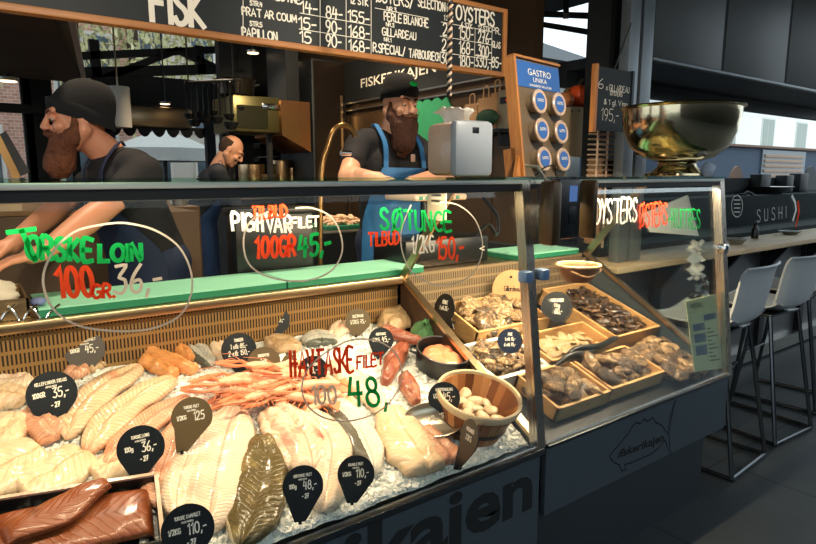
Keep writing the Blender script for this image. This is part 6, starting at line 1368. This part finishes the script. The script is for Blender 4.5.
# small wall shelf with pumpkins and paper bags beside the column
Yw = 2.5; a, b = pY(560, 107, Yw), pY(594, 107, Yw); zs = a.z
o = tag(MB().box((a.x - .06, 2.42, zs - .02), (b.x + .02, 2.62, zs)).build('wall_shelf', M['darkwood'], None), 'small dark shelf carrying pumpkins beside the corner column', 'shelf'); MB().box((a.x + .1, 2.60, 1.3), (a.x + .14, 2.62, zs - .02)).build('support', M['grey_dark'], o)
def pumpkin(px, r, lab, c, c2):
    p = pY(px, 106, Yw); p.z = zs + r * .86; o = thing('pumpkin', lab, 'pumpkin', (p.x, p.y, zs)); mb = MB().ball(p, (r, r, r * .85), 48, 20)
    for i, v in enumerate(mb.v): d = v - p; an = math.atan2(d.y, d.x); k = 1 + .06 * abs(math.cos(an * 5)) - .05; mb.v[i] = p + V((d.x * k, d.y * k, d.z * (1 - .18 * math.exp(-((d.x ** 2 + d.y ** 2) / (r * r * .12))))))
    mb.build('pumpkin_flesh', plain('pumpkin_' + lab[:5], c, .45, c2=c2, scale=12), o, smooth=True); MB().tube([p + UP * r * .6, p + UP * (r * .95), p + UP * (r * 1.15) + RT * .02], [.016, .011, .012], 8).build('stem', plain('stem_brown', '#6a5a34', .8), o)
pumpkin(579, .088, 'round red orange pumpkin on the small dark shelf', '#e0401a', '#ff7030'); pumpkin(565, .055, 'brown orange pumpkin half hidden by the cup display', '#d0703a', '#e89a5a')
o = thing('kraft_sack', 'flat kraft paper sack hanging below the pumpkin shelf', 'paper sack', pY(575, 156, 2.40)); q = [pY(x, y, 2.40) for x, y in ((562, 155), (582, 157), (587, 150), (590, 107), (561, 107))]; MB().slab(q, (0, .03, 0)).build('sack_body', plain('light_kraft', '#c9b08a', .85, var=.08), o)
m = MB()
for i in range(4): c = pY(565 + 7 * i, 111, 2.399); m.cyl(c, c + V((0, .002, 0)), .006, n=10)
m.build('punched_holes', M['matte_black'], o)
# chalk sign hanging on the column
Ys = 1.925; q = [pY(x, y, Ys) for x, y in ((595, 130), (633, 130), (633, 72), (595, 72))]; a, c = q[0], q[2]
o = thing('chalk_sign', 'small chalk sign reading 6 oysters 195 hanging by the corner column', 'sign', a); MB().box((a.x, Ys, a.z), (c.x, Ys + .015, c.z)).build('slate', M['board'], o); MB().box((a.x - .022, Ys - .006, a.z - .01), (a.x, Ys + .02, c.z + .01)).build('frame_side', M['oakz'], o)
MB().box((c.x - .006, Ys - .004, a.z - .004), (c.x + .012, Ys + .02, c.z + .004)).build('frame_side', M['dark_metal'], o)
m = MB(); P = lambda x, y: pY(x, y, Ys - .001)
for t_, x0_, x1_, y, h in (('6', 598, 603, 88, 10), ('x GILLARDEAU', 606, 629, 90, 6), ('OYSTERS', 610, 622, 95, 4), ('& 1 gl. vino', 604, 627, 104, 5), ('195,-', 601, 618, 120, 12)): a_, b_, d_ = P(x0_, y), P(x1_, y + 1), P(x0_, y - h); b_.z = a_.z; letter(m, t_, [a_, b_, b_ + (d_ - a_).dot(UP) * UP, a_ + (d_ - a_).dot(UP) * UP], .0035, NB, .0004, .01)
m.build('chalk_lettering', M['chalk'], o, smooth=False); MB().tube([((a.x + c.x) / 2, Ys + .01, c.z), (x0, 1.955, c.z + .25)], .004, 6).build('hanging_wire', M['steel'], o)
# white wire rack behind the bowl
Yr = 2.05; a, b = pY(596, 178, Yr), pY(618, 131, Yr); o = thing('wire_rack', 'white wire rack standing between the kraft sack and the champagne bowl', 'rack', ((a.x + b.x) / 2, Yr, 1.045))
for x_ in (a.x, (a.x + b.x) / 2, b.x): MB().tube([(x_, Yr, 1.046), (x_, Yr, b.z)], .006, 6).build('upright', M['white'], o)
for k in range(9): z = 1.45 + (b.z - 1.47) * k / 8; MB().tube([(a.x, Yr, z), (b.x, Yr, z), (b.x, Yr + .06, z), (a.x, Yr + .06, z)], .005, 6, closed=True).build('wire_tier', M['white'], o)
c = pY(612, 168, 2.12); tag(MB().box((c.x - .04, 2.16, 1.046), (c.x + .22, 2.26, c.z + .06), bev=.006).build('carton', M['kraft'], None), 'tan carton standing behind the champagne bowl foot', 'box')
# ---- sushi stall
SX0, SX1 = 3.10, 7.6
st = thing('sushi_stall', 'dark sushi stall with overhead shutter panels and a glass counter', 'stall', (5, 2.6, 0))
zp = pY(640, 55, 1.98).z; M['shut'] = plain('grey_green_shutter', '#3d403e', .5, .3, .1, 4)
xs = [x1 + .01] + [pY(px, 60, 1.98).x for px in (722, 786)] + [SX1]
for i in range(3): MB().box((xs[i], 1.965, zp), (xs[i + 1] - .03, 1.985, 2.95), bev=.004).build('shutter_panel', M['shut'], st)
MB().box((xs[0], 1.96, zp - .02), (SX1, 1.99, zp), bev=.004).build('shutter_edge', M['bgs'], st)
for x_ in xs[1:3]: MB().box((x_ - .03, 1.968, zp), (x_, 1.98, 2.95)).build('panel_seam', M['soot'], st)
MB().box((xs[0], 1.99, zp), (SX1, 2.62, zp + .06)).box((xs[0], 2.55, zp - .09), (SX1, 2.62, zp)).build('canopy_soffit', M['grey_dark'], st)
bz = .97; xb0 = pZ(608, 272, bz - .03).x
MB().box((xb0, 1.85, bz - .035), (SX1, 2.22, bz), bev=.004).build('bar_top', M['barwood'], st)
MB().box((xb0 + .1, 2.10, 0.02), (SX1, 2.16, bz - .036)).build('counter_front', plain('brushed_front', '#79797a', .32, .8, .1, 3), st); MB().box((xb0 + .1, 2.05, .02), (SX1, 2.10, .12)).build('kick_rail', M['steel'], st)
MB().box((xb0 + .1, 2.24, .0), (SX1, 3.0, 1.0)).build('counter_body', M['soot'], st); MB().box((3.3, 2.62, 1.0), (SX1, 2.98, 1.26)).box((3.3, 2.96, 1.26), (SX1, 2.98, 1.42)).build('back_shelf', M['soot'], st)
zg = pY(760, 191, 2.24).z; MB().box((3.25, 2.236, bz), (SX1, 2.244, zg)).build('counter_glass', M['dullglass'], st, smooth=False)
gs = [x for x in bpy.data.objects if x.parent == st and x.name.startswith('counter_glass')][0]
for k in range(5): x_ = 3.45 + k * .75; MB().slab([(x_, 1.9, bz - .036), (x_, 2.1, bz - .036), (x_, 2.1, bz - .30)], (.035, 0, 0)).box((x_ - .02, 2.06, .1), (x_ + .055, 2.10, bz - .036)).build('bar_bracket', M['black'], st)
m = MB(); P = lambda x, y: pY(x, y, 2.2345); letter(m, 'S U S H I', [P(757, 222), P(786, 218), P(786, 206), P(757, 210)], .006, NB, .0006, 0, .25)
m.ribbon([P(737 + 5.5 * math.cos(i * PI / 12), 206 + 11 * math.sin(i * PI / 12)) for i in range(25)], .007, NB, .0004)
for k in range(4): m.ribbon([P(734, 200 + 4 * k), P(740, 200 + 4 * k)], .007, NB, .0004)
m.build('window_lettering', M['wht'], gs, smooth=False)
m = MB(); m.ribbon([P(*p_) for p_ in ((792, 196), (795, 202), (796, 210), (793, 220))], .03, NB, .0004); m.build('white_brush_mark', M['wht'], gs, smooth=False)
m = MB(); m.ribbon([P(*p_) for p_ in ((798, 202), (799, 212), (796, 226))], .03, NB, .0005); m.build('red_brush_mark', M['red'], gs, smooth=False)
# things on and behind the sushi bar
def dish(px, py, r, h, lab, mat, nm='bowl'):
    p = pZ(px, py, bz); p.z = bz; p.y = min(p.y, 2.18 - r); o = thing(nm, lab, nm, p); MB().lathe([(0, .001), (r * .5, .001), (r, h), (r * .95, h), (r * .45, .01), (0, .008)], p, 28).build('dish_shell', mat, o, smooth=None); return p
ceram = plain('grey_ceramic', '#7d827f', .35); p1 = dish(736, 244, .075, .04, 'grey bowl on the sushi bar nearer to the oyster counter', ceram); p2 = dish(783, 234, .085, .03, 'grey bowl on the sushi bar beside the red brush mark', ceram)
for p_, lab in ((p1, 'pair of chopsticks resting beside the nearer grey bowl'), (p2, 'pair of chopsticks resting beside the farther grey bowl')):
    m = MB()
    for k in (0, 1): m.bar(p_ + V((-.22, .03 + .015 * k - .02, .006)), p_ + V((-.10, .08 + .012 * k - .02, .006)), .007)
    tag(m.build('chopsticks', M['barwood'], None), lab, 'chopsticks')
p = pZ(749, 238, bz); p.y = 2.12; p.z = bz; o = thing('sauce_bottle', 'small dark soy bottle on the sushi bar', 'bottle', p); MB().lathe([(0, 0.001), (.024, .001), (.026, .01), (.026, .07), (.012, .095), (.012, .105), (0, .105)], p, 18).build('bottle_body', M['black'], o, smooth=None); MB().cyl(p + UP * .105, p + UP * .125, .014, n=14).build('bottle_cap', M['dark_metal'], o)
y_ = 2.70; c = pY(742, 200, y_); o = thing('kitchen_tap', 'black curved tap behind the sushi counter glass', 'tap', (c.x, y_, 1.26)); MB().tube(catmull([(c.x, y_, 1.26), (c.x, y_, c.z + .02), (c.x + .05, y_ - .02, c.z + .07), (c.x + .12, y_ - .04, c.z + .04), (c.x + .13, y_ - .04, c.z - .02)], 24), .014, 8).build('spout', M['black'], o, smooth=True); MB().cyl((c.x, y_, 1.261), (c.x, y_, 1.28), .03, n=14).build('tap_base', M['black'], o)
c = pY(770, 203, 2.745); p = V((c.x, 2.745, 1.261)); o = thing('mixing_bowl', 'dull steel bowl on the back shelf of the sushi stall', 'bowl', p); MB().lathe([(0, 0), (.09, 0), (.19, .07), (.20, .075), (.18, .07), (.08, .008), (0, .008)], p, 30).build('bowl_shell', M['steel'], o, smooth=None)
for i, (px, w_, h_, lab) in enumerate(((764, .12, .15, 'black box on the back shelf of the sushi stall'), (788, .10, .12, 'smaller black box on the sushi stall back shelf'), (802, .12, .17, 'dark till on the back shelf of the sushi stall'))):
    c = pY(px, 190, 2.86); tag(MB().box((c.x - w_, 2.84, 1.261), (c.x + w_ * .8, 2.96, 1.40 + h_ * .4), bev=.01).build('storage_box', M['grey_dark'], None), lab, 'box')
# far side: round backed chairs, blue kiosk, white building
def bigchair(px, py0, Y, w, lab, mat):
    c = pY(px, py0, Y); o = thing('cafe_chair', lab, 'chair', (c.x, Y, 0)); z = c.z; mb = MB(); n = 17; vs = []
    for i in range(n):
        a = PI * i / (n - 1); vs.append((c.x - w * math.cos(a), Y + .10 * math.sin(a) * 0, z - .42 + .42 * math.sin(a)))
    m = MB(); m.slab(vs, (0, .03, 0)); m.build('round_back', mat, o); MB().box((c.x - w * .9, Y - .45, z - .5), (c.x + w * .9, Y, z - .44), bev=.02).build('seat', mat, o)
    for sx_ in (-1, 1):
        for sy in (-.4, -.02): MB().tube([(c.x + sx_ * w * .8, Y + sy, z - .46), (c.x + sx_ * w * .85, Y + sy, 0)], .016, 8).build('leg', M['black'], o)
cb_ = plain('brown_leather', '#4a3524', .5, c2='#7a5638', scale=5)
bigchair(738, 166, 4.4, .23, 'brown round backed high chair beyond the sushi stall', cb_); bigchair(812, 166, 4.0, .26, 'dark round backed high chair beside the wooden louvres', M['grey_dark'])
a, b = pY(676, 150, 6.6), pY(760, 146, 6.6); zk = pY(760, 148, 6.6).z
o = thing('blue_kiosk', 'slate blue kiosk with wooden louvres standing beyond the sushi stall', 'kiosk', (10, 7, 0)); xk = a.x - .4
MB().box((xk, 6.6, 0), (xk + 9, 8.6, zk)).build('kiosk_wall', plain('slate_blue_paint', '#46566a', .7, var=.12, scale=1.5), o, smooth=False); MB().box((xk - .1, 6.5, zk), (xk + 9.1, 8.7, zk + .05)).build('roof_edge', plain('rust_edge', '#8a6a56', .7), o)
a, b = pY(763, 178, 6.55), pY(803, 155, 6.55); fr = MB().box((a.x - .1, 6.56, a.z - .6), (b.x + .2, 6.6, b.z + .08)).build('louvre_frame', M['bgs'], o)
for k in range(9): z = b.z - .02 - k * .115; MB().box((a.x, 6.53, z - .075), (b.x, 6.57, z), bev=.004).build('louvre_slat', plain('pale_wood_slat', '#b59a86', .7) if k == 0 else bpy.data.materials['pale_wood_slat'], fr)
facade('white_building', 'long white building with tall windows beyond the blue kiosk', 11, 46, 14, 4.6, plain('white_render', '#e8e8e2', .9, var=.03, scale=1), 9, 1, plain('green_grey_pane', '#8a9488', .3), plain('pale_frame', '#cfd2c8', .7), 3, 2.2, 1, .35)
# ---- bar stools
def stool():
    o = thing('bar_stool', 'grey moulded bar stool next to the end of the oyster counter', 'bar stool', (0, 0, 0)); SZ_ = .70
    prof = [(.22, .015), (.20, -.0), (.10, -.012), (-.06, -.012), (-.15, .0), (-.195, .04), (-.215, .11), (-.23, .20), (-.245, .27), (-.262, .295)]
    pr = catmull([(a, b, 0) for a, b in prof], 26); vs = []; K = 13; n = len(pr)
    for sgn in (0, 1):
        for i, p in enumerate(pr):
            d = (pr[min(n - 1, i + 1)] - pr[max(0, i - 1)]).normalized(); nn_ = V((-d.y, d.x, 0))
            for j in range(K):
                s = (j / (K - 1)) * 2 - 1; hw = .215 * (1 - .10 * (i / n) + .02 * math.sin(i * .4)); cur = .035 * s * s
                q = p - nn_ * (.010 * sgn) ; vs.append((s * hw, q.x + cur * (.9 if i > n * .5 else 0), SZ_ + q.y + cur * (.9 if i <= n * .5 else 0)))
    N = n * K; fs = [(i * K + j, i * K + j + 1, (i + 1) * K + j + 1, (i + 1) * K + j) for i in range(n - 1) for j in range(K - 1)]
    fs += [tuple(N + k for k in f[::-1]) for f in fs]
    ed = [j for j in range(K)] + [i * K + K - 1 for i in range(1, n)] + [(n - 1) * K + j for j in range(K - 2, -1, -1)] + [i * K for i in range(n - 2, 0, -1)]
    fs += [(ed[k], ed[(k + 1) % len(ed)], N + ed[(k + 1) % len(ed)], N + ed[k]) for k in range(len(ed))]
    MB().add(vs, fs).build('seat_shell', M['grey'], o, smooth=None, world=False)
    lm = plain('dark_chrome', '#5a5f63', .22, .9)
    for sx_ in (-1, 1):
        MB().tube([(sx_ * .15, .13, SZ_ - .02), (sx_ * .20, .22, .012)], .011, 8).build('leg', lm, o, world=False); MB().tube([(sx_ * .15, -.13, SZ_ - .02), (sx_ * .20, -.24, .012)], .011, 8).build('leg', lm, o, world=False)
        MB().tube([(sx_ * .20, .22, .012), (sx_ * .20, -.24, .012)], .011, 8).build('runner', lm, o, world=False)
    MB().tube([(-.175, .185, .28), (.175, .185, .28)], .011, 8).build('footrest', lm, o, world=False); MB().tube([(-.20, -.24, .012), (.20, -.24, .012)], .011, 8).build('cross_bar', lm, o, world=False); MB().box((-.16, -.14, SZ_ - .03), (.16, .14, SZ_ - .018), bev=.004).build('seat_plate', lm, o, world=False); return o
s0 = stool(); s0.matrix_basis = Matrix.Translation((3.02, 1.50, .0)) @ Matrix.Rotation(math.radians(4), 4, 'Z') @ Matrix.Scale(1.03, 4)
dup(s0, Matrix.Translation((3.62, 1.52, 0)) @ Matrix.Rotation(math.radians(-3), 4, 'Z') @ Matrix.Scale(1.03, 4), 'grey moulded bar stool second from the oyster counter')
dup(s0, Matrix.Translation((4.25, 1.60, 0)) @ Matrix.Rotation(math.radians(6), 4, 'Z') @ Matrix.Scale(1.03, 4), 'grey moulded bar stool third from the oyster counter')

# gap between side wall and column: bars and a grey roofed house beyond
a = pD(548, 10, 4.2)
gb = thing('window_grid', 'dark bars crossing the bright gap between menu board and corner column', 'bars', (3.3, 2.9, 2.2))
for (p, q) in (((540, 14), (594, 16)), ((540, 24), (594, 33)), ((566, -8), (566, 16))): MB().bar(pD(*p, 4.3), pD(*q, 3.9), .035).build('bar', M['grey_dark'], gb)
c = pD(565, 60, 14); o = thing('gabled_house', 'grey gabled house seen through the gap beside the corner column', 'building', (c.x, c.y, 0)); zr = pD(565, 44, 14).z
MB().box((c.x - 3, c.y, 0), (c.x + 1.6, c.y + 3, c.z)).build('walls', plain('grey_render', '#9a9c98', .9), o, smooth=False); MB().slab([(c.x - 3.3, c.y - .3, c.z - .1), (c.x + 1.9, c.y - .3, c.z - .1), (c.x + .9, c.y + 1.5, zr + .4), (c.x - 2.6, c.y + 1.5, zr + .4)], (0, .3, .06)).build('roof', plain('grey_slate', '#4d5255', .7), o, smooth=False)
for k in range(3): MB().box((c.x - 2.6 + k * 1.5, c.y - .03, c.z - 1.6), (c.x - 1.9 + k * 1.5, c.y + .02, c.z - .5)).build('window', M['pane'], o)
# ================================================================== camera, light, world
cam = bpy.data.cameras.new('camera'); co_ = bpy.data.objects.new('camera', cam); COL.objects.link(co_); sc.camera = co_
cam.sensor_width = 36; cam.lens = FPX / 816 * 36; cam.clip_start = .02; cam.clip_end = 200
co_.location = O; co_.rotation_euler = (PI / 2 - PITCH, 0, -YAW)
sc.view_settings.view_transform = 'Standard'; sc.view_settings.look = 'None'; sc.view_settings.gamma = 1; sc.view_settings.exposure = EXPO
w = bpy.data.worlds.new('sky'); sc.world = w; w.use_nodes = True
bg = w.node_tree.nodes['Background']; bg.inputs[0].default_value = (.80, .92, 1.0, 1); bg.inputs[1].default_value = SKY
sc.cycles.use_denoising = True; sc.cycles.max_bounces = 8; sc.cycles.transparent_max_bounces = 24; sc.cycles.caustics_reflective = False; sc.cycles.caustics_refractive = False
sc.cycles.sample_clamp_indirect = 4
def area(name, loc, look, sx, sy, power, color):
    l = bpy.data.lights.new(name, 'AREA'); l.shape = 'RECTANGLE'; l.size = sx; l.size_y = sy; l.energy = power; l.color = color
    o = bpy.data.objects.new(name, l); COL.objects.link(o); o.location = loc
    o.rotation_euler = (V(look) - V(loc)).to_track_quat('-Z', 'Y').to_euler(); return o
def spot(name, loc, look, power, color, ang=70, r=.04):
    l = bpy.data.lights.new(name, 'SPOT'); l.energy = power; l.color = color; l.spot_size = math.radians(ang); l.spot_blend = .6; l.shadow_soft_size = r
    o = bpy.data.objects.new(name, l); COL.objects.link(o); o.location = loc
    o.rotation_euler = (V(look) - V(loc)).to_track_quat('-Z', 'Y').to_euler(); return o
WARM = (1.0, .76, .50)
# the strip lamps under the counters' top rails
area('counter_strip_lamp', ((XL + XM) / 2, TY + .017, TZ - .016), ((XL + XM) / 2, TY + .22, .8), XM - XL - .1, .018, STRIP[0], WARM)
area('counter_strip_lamp', ((XM + XR) / 2, TY + .017, TZ - .016), ((XM + XR) / 2, TY + .2, .8), XR - XM - .1, .018, STRIP[1], WARM)
for q, (x, y) in enumerate(SPOTS): spot('ceiling_spot_lamp', (x, y, 2.85), (x + .1, y - .25, 1), SPOTW, (1, .78, .55), 85)

for x in (.05, 1.35): spot('front_fill_spot', (x, .62, 2.12), (x + .45, 2.4, 1.74), FRONT_FILL, (1, .86, .68), 85)  # unseen fill spots added to brighten the faces, menu board and glass lettering
spot('hood_fill_spot', (1.9, 3.1, 2.8), (2.6, 4.9, 1.7), 170, (1, .76, .5), 60)  # fill spot added to brighten the dark hood
spot('side_wall_fill_spot', (1.9, 3.6, 2.85), (2.9, 3.7, 1.8), 60, (1, .8, .58), 80)  # fill spot added to lift the side wall and its sign
